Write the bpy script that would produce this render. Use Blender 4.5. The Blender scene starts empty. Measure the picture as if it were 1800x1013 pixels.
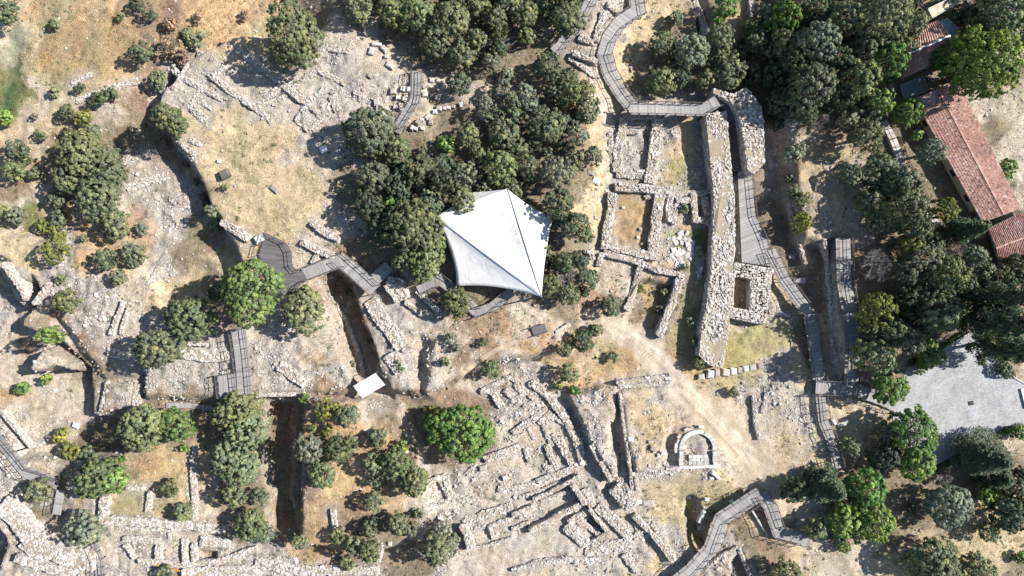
import bpy, math, random
import numpy as np
from mathutils import Vector
R_ = math.radians
rng = np.random.default_rng(7)
random.seed(7)
sc = bpy.context.scene
COL = sc.collection
# ---------------------------------------------------------------- camera, sky, sun, exposure
CAMZ = 120.0
cam = bpy.data.cameras.new('camera')
cam.sensor_width = 36; cam.lens = 18.0 * CAMZ / 90.0
cam.clip_start = 1; cam.clip_end = 6000
camo = bpy.data.objects.new('camera', cam); camo.location = (0, 0, CAMZ)
COL.objects.link(camo); sc.camera = camo
SUN_EL, SUN_AZ = R_(39), R_(13)          # azimuth counted from +X towards +Y
w = bpy.data.worlds.new('World'); sc.world = w; w.use_nodes = True
nt = w.node_tree; bg = nt.nodes['Background']
sky = nt.nodes.new('ShaderNodeTexSky'); sky.sky_type = 'NISHITA'; sky.sun_disc = False
sky.sun_elevation = SUN_EL; sky.sun_rotation = math.pi / 2 - SUN_AZ
sky.altitude = 50; sky.dust_density = 0.6; sky.ozone_density = 1.5
nt.links.new(sky.outputs[0], bg.inputs[0]); bg.inputs[1].default_value = 0.078
sun = bpy.data.lights.new('sun', 'SUN'); sun.energy = 4.9; sun.angle = R_(0.5); sun.color = (1.0, 0.972, 0.935)
suno = bpy.data.objects.new('sun', sun); COL.objects.link(suno); suno.location = (60, 20, 90)
sdir = Vector((math.cos(SUN_EL) * math.cos(SUN_AZ), math.cos(SUN_EL) * math.sin(SUN_AZ), math.sin(SUN_EL)))
suno.rotation_euler = sdir.to_track_quat('Z', 'Y').to_euler()
sc.view_settings.view_transform = 'Standard'; sc.view_settings.look = 'None'
sc.view_settings.exposure = 0.95; sc.view_settings.gamma = 1
sc.view_settings.use_curve_mapping = False
cy = sc.cycles
cy.max_bounces = 5; cy.diffuse_bounces = 3; cy.glossy_bounces = 2; cy.transmission_bounces = 2
cy.transparent_max_bounces = 4; cy.caustics_reflective = False; cy.caustics_refractive = False

# ---------------------------------------------------------------- coordinates
def at(px, py, z=0.0):
    """world x, y of a photograph pixel (1800 x 1013) at height z, for the overhead camera at 120 m"""
    k = 0.1 * (CAMZ - z) / CAMZ
    return (px - 900) * k, -(py - 506.5) * k
CX = {'1': 0, '2': 450, '3': 900, '4': 1350}; CY = {'a': 0, 'b': 340, 'c': 673}
def Q(c, pts):
    return [(CX[c[0]] + x / 2.98, CY[c[1]] + y / 2.98) for x, y in pts]

# ---------------------------------------------------------------- numpy noise
def vnoise(x, y, scale, seed):
    g = np.random.default_rng(seed).random((128, 128))
    u = x / scale + 1000.0; v = y / scale + 1000.0
    i = np.floor(u).astype(int); j = np.floor(v).astype(int)
    fu = u - i; fv = v - j
    fu = fu * fu * (3 - 2 * fu); fv = fv * fv * (3 - 2 * fv)
    a = g[i % 128, j % 128]; b = g[(i + 1) % 128, j % 128]
    c = g[i % 128, (j + 1) % 128]; d = g[(i + 1) % 128, (j + 1) % 128]
    return (a * (1 - fu) + b * fu) * (1 - fv) + (c * (1 - fu) + d * fu) * fv - 0.5
def fbm(x, y, scale, seed, octs=4, gain=0.5):
    r = 0; amp = 1.0
    for k in range(octs):
        r = r + amp * vnoise(x, y, scale / 2 ** k, seed + k * 17); amp *= gain
    return r
def sdf(poly, X, Y):
    """signed distance, positive inside"""
    n = len(poly); d = np.full(X.shape, 1e9); ins = np.zeros(X.shape, bool)
    for k in range(n):
        ax, ay = poly[k]; bx, by = poly[(k + 1) % n]
        ex, ey = bx - ax, by - ay; L = ex * ex + ey * ey + 1e-12
        t = np.clip(((X - ax) * ex + (Y - ay) * ey) / L, 0, 1)
        d = np.minimum(d, np.hypot(X - ax - t * ex, Y - ay - t * ey))
        c = ((ay > Y) != (by > Y)) & (X < (bx - ax) * (Y - ay) / ((by - ay) if by != ay else 1e-9) + ax)
        ins ^= c
    return np.where(ins, d, -d)
def ldist(pl, X, Y):
    d = np.full(X.shape, 1e9)
    for (ax, ay), (bx, by) in zip(pl[:-1], pl[1:]):
        ex, ey = bx - ax, by - ay; L = ex * ex + ey * ey + 1e-12
        t = np.clip(((X - ax) * ex + (Y - ay) * ey) / L, 0, 1)
        d = np.minimum(d, np.hypot(X - ax - t * ex, Y - ay - t * ey))
    return d

# ---------------------------------------------------------------- materials
def mat(name, rough=0.9):
    m = bpy.data.materials.new(name); m.use_nodes = True
    n = m.node_tree; b = n.nodes['Principled BSDF']
    b.inputs['Roughness'].default_value = rough
    b.inputs['Specular IOR Level'].default_value = 0.2
    return m, n, b
def N(n, t, **k):
    o = n.nodes.new(t)
    for a, v in k.items(): setattr(o, a, v)
    return o
def noise(n, scale, detail=4, rough=0.6, vec=None, dist=0):
    o = N(n, 'ShaderNodeTexNoise'); o.inputs['Scale'].default_value = scale
    o.inputs['Detail'].default_value = detail; o.inputs['Roughness'].default_value = rough
    o.inputs['Distortion'].default_value = dist
    if vec is not None: n.links.new(vec, o.inputs['Vector'])
    return o
def ramp(n, src, stops, interp='LINEAR'):
    o = N(n, 'ShaderNodeValToRGB'); o.color_ramp.interpolation = interp
    e = o.color_ramp.elements
    while len(e) < len(stops): e.new(0.5)
    for i, (p, c) in enumerate(stops):
        e[i].position = p; e[i].color = (c[0], c[1], c[2], 1) if hasattr(c, '__len__') else (c, c, c, 1)
    n.links.new(src, o.inputs[0]); return o
def mix(n, a, b, f, mode='MIX'):
    o = N(n, 'ShaderNodeMix', data_type='RGBA', blend_type=mode)
    for i, v in ((6, a), (7, b), (0, f)):
        s = o.inputs[i]
        if isinstance(v, (int, float)): s.default_value = v if i == 0 else (v, v, v, 1)
        elif isinstance(v, tuple): s.default_value = (*v, 1)
        else: n.links.new(v, s)
    return o.outputs[2]
def bump(n, b, src, strength, dist):
    o = N(n, 'ShaderNodeBump'); o.inputs['Strength'].default_value = strength; o.inputs['Distance'].default_value = dist
    n.links.new(src, o.inputs['Height']); n.links.new(o.outputs[0], b.inputs['Normal'])
def geo_pos(n): return N(n, 'ShaderNodeNewGeometry').outputs['Position']

def make_ground_mat():
    m, n, b = mat('ground_soil', 0.95)
    at_ = N(n, 'ShaderNodeAttribute', attribute_name='ground_col')
    rk = N(n, 'ShaderNodeAttribute', attribute_name='rockiness')
    p = geo_pos(n)
    td = N(n, 'ShaderNodeAttribute', attribute_name='trodden'); kp = N(n, 'ShaderNodeMath', operation='MULTIPLY_ADD'); n.links.new(td.outputs['Fac'], kp.inputs[0]); kp.inputs[1].default_value = -.62; kp.inputs[2].default_value = .88; keep = kp.outputs[0]
    n1 = noise(n, 0.9, 6, 0.65, p); n2 = noise(n, 5.5, 4, 0.7, p); n3 = noise(n, 0.22, 4, 0.6, p)
    c = mix(n, at_.outputs['Color'], ramp(n, n1.outputs[0], [(0.28, 0.58), (0.5, 0.98), (0.72, 1.32)]).outputs[0], keep, 'MULTIPLY')
    c = mix(n, c, ramp(n, n2.outputs[0], [(0.3, 0.42), (0.5, 1.0), (0.72, 1.5)]).outputs[0], keep, 'MULTIPLY')
    c = mix(n, c, ramp(n, n3.outputs[0], [(0.35, (0.86, 0.82, 0.78)), (0.65, (1.12, 1.1, 1.06))]).outputs[0], 0.7, 'MULTIPLY')
    v = N(n, 'ShaderNodeTexVoronoi'); v.inputs['Scale'].default_value = 3.4; n.links.new(p, v.inputs['Vector'])
    v.inputs['Randomness'].default_value = 1
    edge = N(n, 'ShaderNodeTexVoronoi', feature='DISTANCE_TO_EDGE'); edge.inputs['Scale'].default_value = 3.4
    n.links.new(p, edge.inputs['Vector'])
    sv = ramp(n, v.outputs['Color'], [(0.2, (0.16, 0.135, 0.115)), (0.55, (0.36, 0.32, 0.29)), (0.85, (0.52, 0.49, 0.46))])
    se = ramp(n, edge.outputs['Distance'], [(0.0, 0.22), (0.14, 1.0)])
    stone = mix(n, sv.outputs[0], se.outputs[0], 1.0, 'MULTIPLY')
    mm = N(n, 'ShaderNodeMath', operation='MULTIPLY'); n.links.new(rk.outputs['Fac'], mm.inputs[0])
    n4 = noise(n, 0.6, 5, 0.7, p)
    n.links.new(ramp(n, n4.outputs[0], [(0.42, 0.1), (0.6, 1.0)]).outputs[0], mm.inputs[1])
    mm2 = N(n, 'ShaderNodeMath', operation='MULTIPLY'); n.links.new(mm.outputs[0], mm2.inputs[0]); mm2.inputs[1].default_value = 0.75
    c = mix(n, c, stone, mm2.outputs[0])
    n.links.new(c, b.inputs['Base Color'])
    bm_ = N(n, 'ShaderNodeMath', operation='ADD'); n.links.new(n2.outputs[0], bm_.inputs[0]); n.links.new(n1.outputs[0], bm_.inputs[1])
    bump(n, b, bm_.outputs[0], 0.9, 0.22)
    return m
def make_stone_mat(name, cols, sc_=2.0):
    m, n, b = mat(name, 0.9)
    t = N(n, 'ShaderNodeAttribute', attribute_name='tint'); p = geo_pos(n)
    c = ramp(n, t.outputs['Fac'], [(i / (len(cols) - 1), q) for i, q in enumerate(cols)]).outputs[0]
    n1 = noise(n, sc_ * 2, 5, 0.7, p)
    c = mix(n, c, ramp(n, n1.outputs[0], [(0.3, 0.62), (0.5, 1.0), (0.7, 1.22)]).outputs[0], 0.8, 'MULTIPLY')
    n.links.new(c, b.inputs['Base Color']); bump(n, b, n1.outputs[0], 0.6, 0.08)
    return m
def make_simple(name, col, var=0.25, scale=3.0, rough=0.85, bmp=0.3, stretch=None):
    m, n, b = mat(name, rough); p = geo_pos(n)
    if stretch:
        mp = N(n, 'ShaderNodeMapping'); mp.inputs['Scale'].default_value = stretch; n.links.new(p, mp.inputs['Vector']); p = mp.outputs[0]
    n1 = noise(n, scale, 5, 0.65, p)
    c = mix(n, tuple(col), ramp(n, n1.outputs[0], [(0.3, 1 - var), (0.5, 1.0), (0.72, 1 + var)]).outputs[0], 1.0, 'MULTIPLY')
    n.links.new(c, b.inputs['Base Color'])
    if bmp: bump(n, b, n1.outputs[0], bmp, 0.05)
    return m
def make_wood(name, c0, c1):
    m, n, b = mat(name, 0.85)
    t = N(n, 'ShaderNodeAttribute', attribute_name='tint'); p = geo_pos(n)
    c = ramp(n, t.outputs['Fac'], [(0, c0), (1, c1)]).outputs[0]
    n1 = noise(n, 7, 4, 0.7, p)
    c = mix(n, c, ramp(n, n1.outputs[0], [(0.3, 0.7), (0.7, 1.25)]).outputs[0], 0.9, 'MULTIPLY')
    n.links.new(c, b.inputs['Base Color']); return m
def make_leaf():
    m, n, b = mat('leaf', 0.55); b.inputs['Specular IOR Level'].default_value = 0.35
    oi = N(n, 'ShaderNodeObjectInfo'); t = N(n, 'ShaderNodeAttribute', attribute_name='tint')
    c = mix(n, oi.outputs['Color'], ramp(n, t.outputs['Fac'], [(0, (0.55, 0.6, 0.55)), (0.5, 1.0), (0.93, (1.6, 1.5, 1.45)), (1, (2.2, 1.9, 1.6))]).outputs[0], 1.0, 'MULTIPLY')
    nn_ = noise(n, .55, 3, .6, geo_pos(n))
    c = mix(n, c, ramp(n, nn_.outputs[0], [(0.35, (.78, .82, .85)), (0.5, 1.0), (0.65, (1.28, 1.16, .95))]).outputs[0], 1.0, 'MULTIPLY')
    n.links.new(c, b.inputs['Base Color'])
    tr = N(n, 'ShaderNodeBsdfTranslucent'); n.links.new(c, tr.inputs['Color'])
    ms = N(n, 'ShaderNodeMixShader'); ms.inputs[0].default_value = 0.25
    n.links.new(b.outputs[0], ms.inputs[1]); n.links.new(tr.outputs[0], ms.inputs[2])
    n.links.new(ms.outputs[0], n.nodes['Material Output'].inputs['Surface']); return m
def make_straw():
    m, n, b = mat('straw', 0.9)
    t = N(n, 'ShaderNodeAttribute', attribute_name='ground_col')
    n.links.new(t.outputs['Color'], b.inputs['Base Color']); return m
def make_cloth(name, col):
    m, n, b = mat(name, 0.6); p = geo_pos(n)
    n1 = noise(n, 0.35, 5, 0.6, p, 1.5); n2 = noise(n, 1.6, 4, 0.6, p, 0.6)
    c = mix(n, col, ramp(n, n1.outputs[0], [(0.35, (0.88, 0.88, 0.87)), (0.6, 1.0)]).outputs[0], 1.0, 'MULTIPLY')
    c = mix(n, c, ramp(n, n2.outputs[0], [(0.3, (0.85, 0.84, 0.8)), (0.5, 1.0)]).outputs[0], 0.5, 'MULTIPLY')
    n.links.new(c, b.inputs['Base Color']); bump(n, b, n1.outputs[0], 0.3, 0.3); return m

M = {}
M['ground'] = make_ground_mat()
M['stone'] = make_stone_mat('limestone', [(0.2, 0.17, 0.145), (0.31, 0.26, 0.22), (0.42, 0.375, 0.33), (0.50, 0.46, 0.415), (0.61, 0.585, 0.55)])
M['core'] = make_stone_mat('wall_fill', [(0.3, 0.245, 0.175), (0.4, 0.33, 0.24)])
M['marble'] = make_stone_mat('white_marble', [(0.3, 0.28, 0.25), (0.47, 0.45, 0.41), (0.6, 0.585, 0.55)])
M['leaf'] = make_leaf()
M['bark'] = make_simple('bark', (0.12, 0.095, 0.075), 0.3, 4)
M['deadwood'] = make_simple('dead_wood', (0.24, 0.215, 0.205), 0.3, 4)
M['wood'] = make_wood('weathered_wood', (0.22, 0.205, 0.195), (0.37, 0.35, 0.33))
M['deck_dark'] = make_wood('dark_deck_wood', (0.1, 0.09, 0.09), (0.17, 0.155, 0.155))
M['rail'] = make_simple('rail_wood', (0.12, 0.1, 0.09), 0.25, 5)
M['straw'] = make_straw()
M['cloth'] = make_cloth('tent_membrane', (0.68, 0.67, 0.65))
M['steel'] = make_simple('grey_steel', (0.2, 0.2, 0.21), 0.1, 3, 0.5)
M['tile'] = make_stone_mat('clay_tile', [(0.15, 0.095, 0.085), (0.30, 0.17, 0.135), (0.40, 0.23, 0.185), (0.45, 0.28, 0.235), (0.52, 0.43, 0.38)])
M['plaster'] = make_simple('cream_plaster', (0.5, 0.46, 0.38), 0.12, 1.5)
M['concrete'] = make_simple('pale_concrete', (0.42, 0.41, 0.39), 0.2, 1.2)
M['sheet'] = make_simple('grey_roof_sheet', (0.22, 0.24, 0.27), 0.2, 2, 0.5)
M['teal'] = make_simple('teal_sheet', (0.03, 0.13, 0.12), 0.2, 2, 0.6)
M['beige'] = make_simple('beige_roof', (0.5, 0.42, 0.32), 0.35, 1)
def make_gravel():
    m, n, b = mat('grey_gravel', .95); p = geo_pos(n)
    a1 = noise(n, 7.5, 3, .8, p); a2 = noise(n, .35, 5, .65, p, .5); a3 = noise(n, 1.6, 4, .7, p)
    c = mix(n, (.31, .31, .312), ramp(n, a1.outputs[0], [(.3, .55), (.5, 1.0), (.7, 1.5)]).outputs[0], 1.0, 'MULTIPLY')
    c = mix(n, c, ramp(n, a2.outputs[0], [(.35, (.84, .81, .77)), (.6, 1.08)]).outputs[0], 1.0, 'MULTIPLY')
    c = mix(n, c, ramp(n, a3.outputs[0], [(.35, .86), (.65, 1.12)]).outputs[0], 1.0, 'MULTIPLY')
    n.links.new(c, b.inputs['Base Color']); bump(n, b, a1.outputs[0], .6, .06); return m
M['gravel'] = make_gravel()
M['dark'] = make_simple('dark_metal', (0.02, 0.02, 0.025), 0.2, 3, 0.5)
M['white'] = make_simple('white_paint', (0.75, 0.75, 0.74), 0.06, 3, 0.6)
M['orange'] = make_simple('ochre_timber', (0.42, 0.22, 0.07), 0.25, 3)
M['glass'] = make_simple('dark_glass', (0.03, 0.035, 0.04), 0.1, 2, 0.15, 0)

# ---------------------------------------------------------------- mesh helpers
def link(name, me, m=None, parent=None, loc=None):
    o = bpy.data.objects.new(name, me)
    if me is not None and m is not None and not me.materials: me.materials.append(m)
    COL.objects.link(o)
    if parent is not None: o.parent = parent
    if loc is not None: o.location = loc
    return o
def np_mesh(name, V, F, attrs=None, smooth=False):
    """V (n,3), F (m,k) of one size, or list of arrays"""
    Fs = F if isinstance(F, list) else [F]
    me = bpy.data.meshes.new(name)
    me.vertices.add(len(V)); me.vertices.foreach_set('co', np.asarray(V, np.float32).ravel())
    loops = np.concatenate([f.ravel() for f in Fs]).astype(np.int32)
    tot = np.concatenate([np.full(len(f), f.shape[1]) for f in Fs]).astype(np.int32)
    me.loops.add(len(loops)); me.loops.foreach_set('vertex_index', loops)
    me.polygons.add(len(tot))
    st = np.concatenate([[0], np.cumsum(tot)[:-1]]).astype(np.int32)
    me.polygons.foreach_set('loop_start', st); me.polygons.foreach_set('loop_total', tot)
    me.polygons.foreach_set('use_smooth', np.full(len(tot), smooth))
    for k, (typ, dat) in (attrs or {}).items():
        a = me.attributes.new(k, typ, 'POINT')
        a.data.foreach_set('value' if typ == 'FLOAT' else 'color', np.asarray(dat, np.float32).ravel())
    me.update(calc_edges=True)
    return me
def tag(o, label=None, cat=None, group=None, kind=None):
    for k, v in (('label', label), ('category', cat), ('group', group), ('kind', kind)):
        if v: o[k] = v
    return o
def empty(name, loc=(0, 0, 0), rz=0):
    o = bpy.data.objects.new(name, None); o.location = loc; o.rotation_euler = (0, 0, rz); o.empty_display_size = 0.5
    COL.objects.link(o); return o

# chamfered rock: 12 vertices, 9 quads
RB = np.array([(-1, -1), (1, -1), (1, 1), (-1, 1)], float)
RT = np.concatenate([np.c_[RB, np.full(4, -1.0)], np.c_[RB, np.full(4, 0.45)], np.c_[RB * 0.68, np.full(4, 1.0)]])
RF = np.array([(0, 1, 5, 4), (1, 2, 6, 5), (2, 3, 7, 6), (3, 0, 4, 7), (4, 5, 9, 8), (5, 6, 10, 9), (6, 7, 11, 10), (7, 4, 8, 11), (8, 9, 10, 11)])
def rocks(C, S, ang, jit=0.16, tilt=0.12, tint=None, r=rng):
    """C (n,3) centres, S (n,3) half sizes"""
    n = len(C)
    V = np.repeat(RT[None], n, 0) + r.normal(0, jit, (n, 12, 3)) * np.array([1, 1, 0.6])
    V = V * S[:, None, :]
    V[:, :, 2] += V[:, :, 0] * r.normal(0, tilt, (n, 1)) + V[:, :, 1] * r.normal(0, tilt, (n, 1))
    c, s = np.cos(ang)[:, None], np.sin(ang)[:, None]
    x = V[:, :, 0] * c - V[:, :, 1] * s; y = V[:, :, 0] * s + V[:, :, 1] * c
    V = np.stack([x, y, V[:, :, 2]], 2) + C[:, None, :]
    F = RF[None] + (np.arange(n) * 12)[:, None, None]
    if tint is None: tint = np.clip(r.normal(0.58, 0.22, n), 0, 1)
    return V.reshape(-1, 3), F.reshape(-1, 4), np.repeat(tint, 12)
def rock_obj(name, C, S, ang, m, parent=None, **k):
    V, F, T = rocks(C, S, ang, **k)
    return link(name, np_mesh(name, V, F, {'tint': ('FLOAT', T)}), m, parent)
BXF = np.array([(0, 3, 2, 1), (4, 5, 6, 7), (0, 1, 5, 4), (1, 2, 6, 5), (2, 3, 7, 6), (3, 0, 4, 7)])
class MB:
    def __init__(s): s.V = []; s.F = []; s.T = []; s.n = 0
    def hexa(s, q, t=0.5):
        s.V.append(np.asarray(q, float)); s.F.append(BXF + s.n); s.T.append(np.full(8, t)); s.n += 8
    def box(s, c, d, rz=0, t=0.5):
        x, y, z = d[0] / 2, d[1] / 2, d[2] / 2; cc, ss = math.cos(rz), math.sin(rz)
        q = [(-x, -y), (x, -y), (x, y), (-x, y)]
        q = [(c[0] + a * cc - b * ss, c[1] + a * ss + b * cc) for a, b in q]
        s.hexa([(a, b, c[2] - z) for a, b in q] + [(a, b, c[2] + z) for a, b in q], t)
    def beam(s, a, b, wd, ht, t=0.5):
        a = np.array(a, float); b = np.array(b, float); d = b - a; L = np.linalg.norm(d)
        if L < 1e-6: return
        d /= L; up = np.array([0, 0, 1.0]) if abs(d[2]) < 0.9 else np.array([1.0, 0, 0])
        sd = np.cross(d, up); sd /= np.linalg.norm(sd); u = np.cross(sd, d)
        q = []
        for e in (a, b):
            q.append([e - sd * wd / 2 - u * ht / 2, e + sd * wd / 2 - u * ht / 2, e + sd * wd / 2 + u * ht / 2, e - sd * wd / 2 + u * ht / 2])
        s.hexa(q[0] + q[1], t)
    def build(s, name, m, parent=None):
        me = np_mesh(name, np.concatenate(s.V), np.concatenate(s.F), {'tint': ('FLOAT', np.concatenate(s.T))})
        return link(name, me, m, parent)

# ---------------------------------------------------------------- terrain heights
TP = [  # polygon in photograph pixels, height, edge width in metres
 ([(560,-60),(1100,-60),(1060,200),(1040,330),(1000,540),(900,560),(760,540),(600,480),(560,300)], 4.0, 5),
 ([(-160,-160),(460,-160),(300,120),(200,200),(-160,280)], 3.0, 6),
 ([(-160,70),(30,62),(50,88),(40,120),(34,160),(16,190),(-160,215)], 1.4, 2.6),
 ([(250,700),(240,600),(300,540),(420,500),(560,500),(640,650),(660,692),(500,697),(380,704)], 2.6, 1.0),
 ([(-120,380),(60,420),(150,440),(260,470),(300,560),(235,660),(185,665),(130,600),(95,555),(48,530),(12,462)], 1.8, 1.0),
 ([(280,160),(330,95),(420,60),(600,50),(740,100),(770,250),(660,380),(620,470),(560,490),(540,520),(470,520),(430,500),(405,430),(372,370),(330,290),(292,240),(268,200)], 4.7, 1.1),
 ([(598,490),(700,480),(760,540),(960,530),(1000,620),(840,640),(760,700),(680,690),(640,600)], 3.2, 1.2),
 ([(590,470),(622,495),(672,640),(690,700),(645,705),(626,660),(606,600),(578,520)], -1.2, 0.6),
 ([(740,590),(760,600),(752,640),(745,690),(728,660),(728,620)], 1.0, 1.2),
 ([(1375,-160),(1372,120),(1378,240),(1386,330),(1400,400),(1412,430),(1468,420),(1472,560),(1484,660),(1560,690),(1590,645),(1700,575),(2000,640),(2000,-160)], 2.6, 0.9),
 ([(1310,190),(1345,240),(1372,250),(1380,330),(1402,470),(1440,500),(1458,650),(1432,640),(1370,560),(1348,470),(1300,400),(1296,320)], -1.2, 1.2),
 ([(1198,-60),(1224,-60),(1248,66),(1225,58)], -2.0, 0.5),
 ([(527,700),(640,700),(700,720),(740,800),(760,900),(700,960),(640,975),(527,960)], 3.0, 0.8),
 ([(472,702),(523,702),(512,860),(530,925),(476,930),(486,860),(468,780)], -2.9, 1.1),
 ([(-160,450),(12,470),(48,532),(95,560),(128,600),(178,645),(182,725),(230,732),(234,790),(150,800),(60,800),(-160,720)], -3.2, 0.44),
 ([(55,500),(80,490),(92,520),(60,545)], -2.0, 0.5),
 ([(38,558),(95,521),(98,545),(93,575),(60,585),(36,575)], 1.6, 0.4),
 ([(47,650),(72,613),(130,640),(128,655),(95,645),(60,657)], 2.0, 0.4),
 ([(186,673),(235,673),(230,715),(178,724)], 1.2, 0.4),
 ([(-160,905),(0,908),(34,937),(26,983),(-160,985)], -3.5, 0.5),
 ([(1000,692),(1088,680),(1092,800),(1108,850),(1111,895),(1085,850),(1068,830),(1040,785),(1018,735)], 2.0, 0.6),
 ([(1075,740),(1095,735),(1104,845),(1080,850)], 0.0, 1.2),
 ([(1089,690),(1180,672),(1230,700),(1235,725),(1185,745),(1170,800),(1160,832),(1112,838),(1100,770)], 2.2, 0.7),
 ([(1180,745),(1270,745),(1275,850),(1120,842),(1170,830),(1185,790)], 1.9, 5),
 ([(1211 + 14 * math.cos(t), 890 + 24 * math.sin(t)) for t in np.linspace(0, 6.28, 17)[:-1]], -2.4, 0.6),
 ([(1221 + 15 * math.cos(t) + 9 * math.sin(t), 937 + 26 * math.sin(t)) for t in np.linspace(0, 6.28, 17)[:-1]], -2.4, 0.6),
 ([(1227 + 28 * math.cos(t), 790 + 28 * math.sin(t)) for t in np.linspace(0, 6.28, 17)[:-1]], 1.4, 0.3),
 ([(1283,985),(1298,962),(1320,1020),(1290,1030)], -2.0, 0.4),
 ([(362,966),(386,966),(386,986),(362,986)], -1.5, 0.3),
 ([(1110,492),(1190,500),(1165,585),(1100,570)], -1.0, 0.8),
 ([(1288,484),(1321,489),(1319,548),(1286,543)], 0.0, 0.3),
 ([(1031,915),(1040,900),(1062,935),(1033,955)], -1.2, 0.3),
 ([(90,735),(150,730),(210,760),(190,800),(120,800)], -2.6, 1.5),
]
def axis(lo, hi, st, far):
    a = list(np.arange(lo, hi + 1e-6, st)); d = st
    while a[-1] < far: d *= 1.5; a.append(a[-1] + d)
    d = st
    while a[0] > -far: d *= 1.5; a.insert(0, a[0] - d)
    return np.array(a)
ax_ = axis(-108, 108, 0.33, 2500); ay_ = axis(-64, 64, 0.33, 2500)
GX, GY = np.meshgrid(ax_, ay_, indexing='ij')
wx = GX + fbm(GX, GY, 3.0, 11, 3) * .75; wy = GY + fbm(GX, GY, 3.0, 51, 3) * .75
Z = fbm(GX, GY, 30, 3, 3) * 1.2
for poly, z, soft in TP:
    P = [at(x, y, z) for x, y in poly]
    s = sdf(P, wx, wy) if soft > 0.45 else sdf(P, GX, GY)
    t = np.clip(s / soft * 0.5 + 0.5, 0, 1); t = t * t * (3 - 2 * t)
    Z = Z * (1 - t) + (z + 0.35 * fbm(GX, GY, 9, 5, 3)) * t
# ---- ground types on a 40 px chart
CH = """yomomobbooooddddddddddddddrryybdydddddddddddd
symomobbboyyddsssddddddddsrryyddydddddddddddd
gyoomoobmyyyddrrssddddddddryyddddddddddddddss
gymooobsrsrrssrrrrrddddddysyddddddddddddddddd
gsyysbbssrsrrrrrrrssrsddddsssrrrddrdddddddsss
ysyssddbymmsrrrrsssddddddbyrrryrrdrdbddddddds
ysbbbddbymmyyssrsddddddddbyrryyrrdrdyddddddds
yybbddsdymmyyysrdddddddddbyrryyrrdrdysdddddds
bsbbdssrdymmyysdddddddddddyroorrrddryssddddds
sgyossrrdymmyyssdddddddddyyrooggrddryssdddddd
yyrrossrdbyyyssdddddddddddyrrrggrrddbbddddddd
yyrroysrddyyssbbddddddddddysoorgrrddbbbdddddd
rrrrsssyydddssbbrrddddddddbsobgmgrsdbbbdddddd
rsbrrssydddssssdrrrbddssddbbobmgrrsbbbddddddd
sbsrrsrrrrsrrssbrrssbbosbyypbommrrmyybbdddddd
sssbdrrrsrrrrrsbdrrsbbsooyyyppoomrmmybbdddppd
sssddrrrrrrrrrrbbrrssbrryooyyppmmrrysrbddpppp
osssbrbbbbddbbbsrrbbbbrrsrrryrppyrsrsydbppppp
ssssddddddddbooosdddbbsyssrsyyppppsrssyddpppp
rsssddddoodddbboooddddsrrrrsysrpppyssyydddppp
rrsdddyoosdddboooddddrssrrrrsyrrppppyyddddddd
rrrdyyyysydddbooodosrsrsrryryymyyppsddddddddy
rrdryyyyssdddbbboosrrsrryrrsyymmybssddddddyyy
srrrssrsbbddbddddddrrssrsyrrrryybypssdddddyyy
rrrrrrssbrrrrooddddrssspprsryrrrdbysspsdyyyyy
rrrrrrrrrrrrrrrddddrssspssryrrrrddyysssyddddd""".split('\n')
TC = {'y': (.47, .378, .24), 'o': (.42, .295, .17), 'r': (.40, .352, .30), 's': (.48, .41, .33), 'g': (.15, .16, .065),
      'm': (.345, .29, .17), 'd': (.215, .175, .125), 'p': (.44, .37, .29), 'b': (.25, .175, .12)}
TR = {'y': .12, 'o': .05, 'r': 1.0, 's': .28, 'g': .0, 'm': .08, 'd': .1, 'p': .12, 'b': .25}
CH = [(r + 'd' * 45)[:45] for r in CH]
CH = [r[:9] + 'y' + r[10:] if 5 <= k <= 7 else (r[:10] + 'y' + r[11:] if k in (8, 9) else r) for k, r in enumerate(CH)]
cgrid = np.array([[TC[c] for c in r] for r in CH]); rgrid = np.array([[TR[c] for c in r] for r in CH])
def sample(grid, u, v):
    h, w_ = grid.shape[:2]
    u = np.clip(u - 0.5, 0, w_ - 1.001); v = np.clip(v - 0.5, 0, h - 1.001)
    i = u.astype(int); j = v.astype(int); fu = u - i; fv = v - j
    fu = np.clip((fu - 0.5) * 2.0 + 0.5, 0, 1); fv = np.clip((fv - 0.5) * 2.0 + 0.5, 0, 1)
    if grid.ndim == 3: fu = fu[..., None]; fv = fv[..., None]
    return (grid[j, i] * (1 - fu) + grid[j, i + 1] * fu) * (1 - fv) + (grid[j + 1, i] * (1 - fu) + grid[j + 1, i + 1] * fu) * fv
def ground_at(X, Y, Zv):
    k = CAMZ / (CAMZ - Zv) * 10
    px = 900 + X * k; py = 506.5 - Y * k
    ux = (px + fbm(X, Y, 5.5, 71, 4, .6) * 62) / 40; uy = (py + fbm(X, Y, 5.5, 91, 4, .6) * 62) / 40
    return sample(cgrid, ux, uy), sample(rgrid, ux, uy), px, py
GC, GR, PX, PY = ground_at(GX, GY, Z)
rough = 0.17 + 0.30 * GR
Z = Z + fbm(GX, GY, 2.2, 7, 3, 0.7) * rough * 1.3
BARE = np.zeros(GX.shape)
SMOOTH = np.zeros(GX.shape)
def blend(mask, col, k=1.0):
    global GC
    m_ = np.clip(mask, 0, 1)[..., None] * k
    GC = GC * (1 - m_) + np.array(col) * m_
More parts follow.
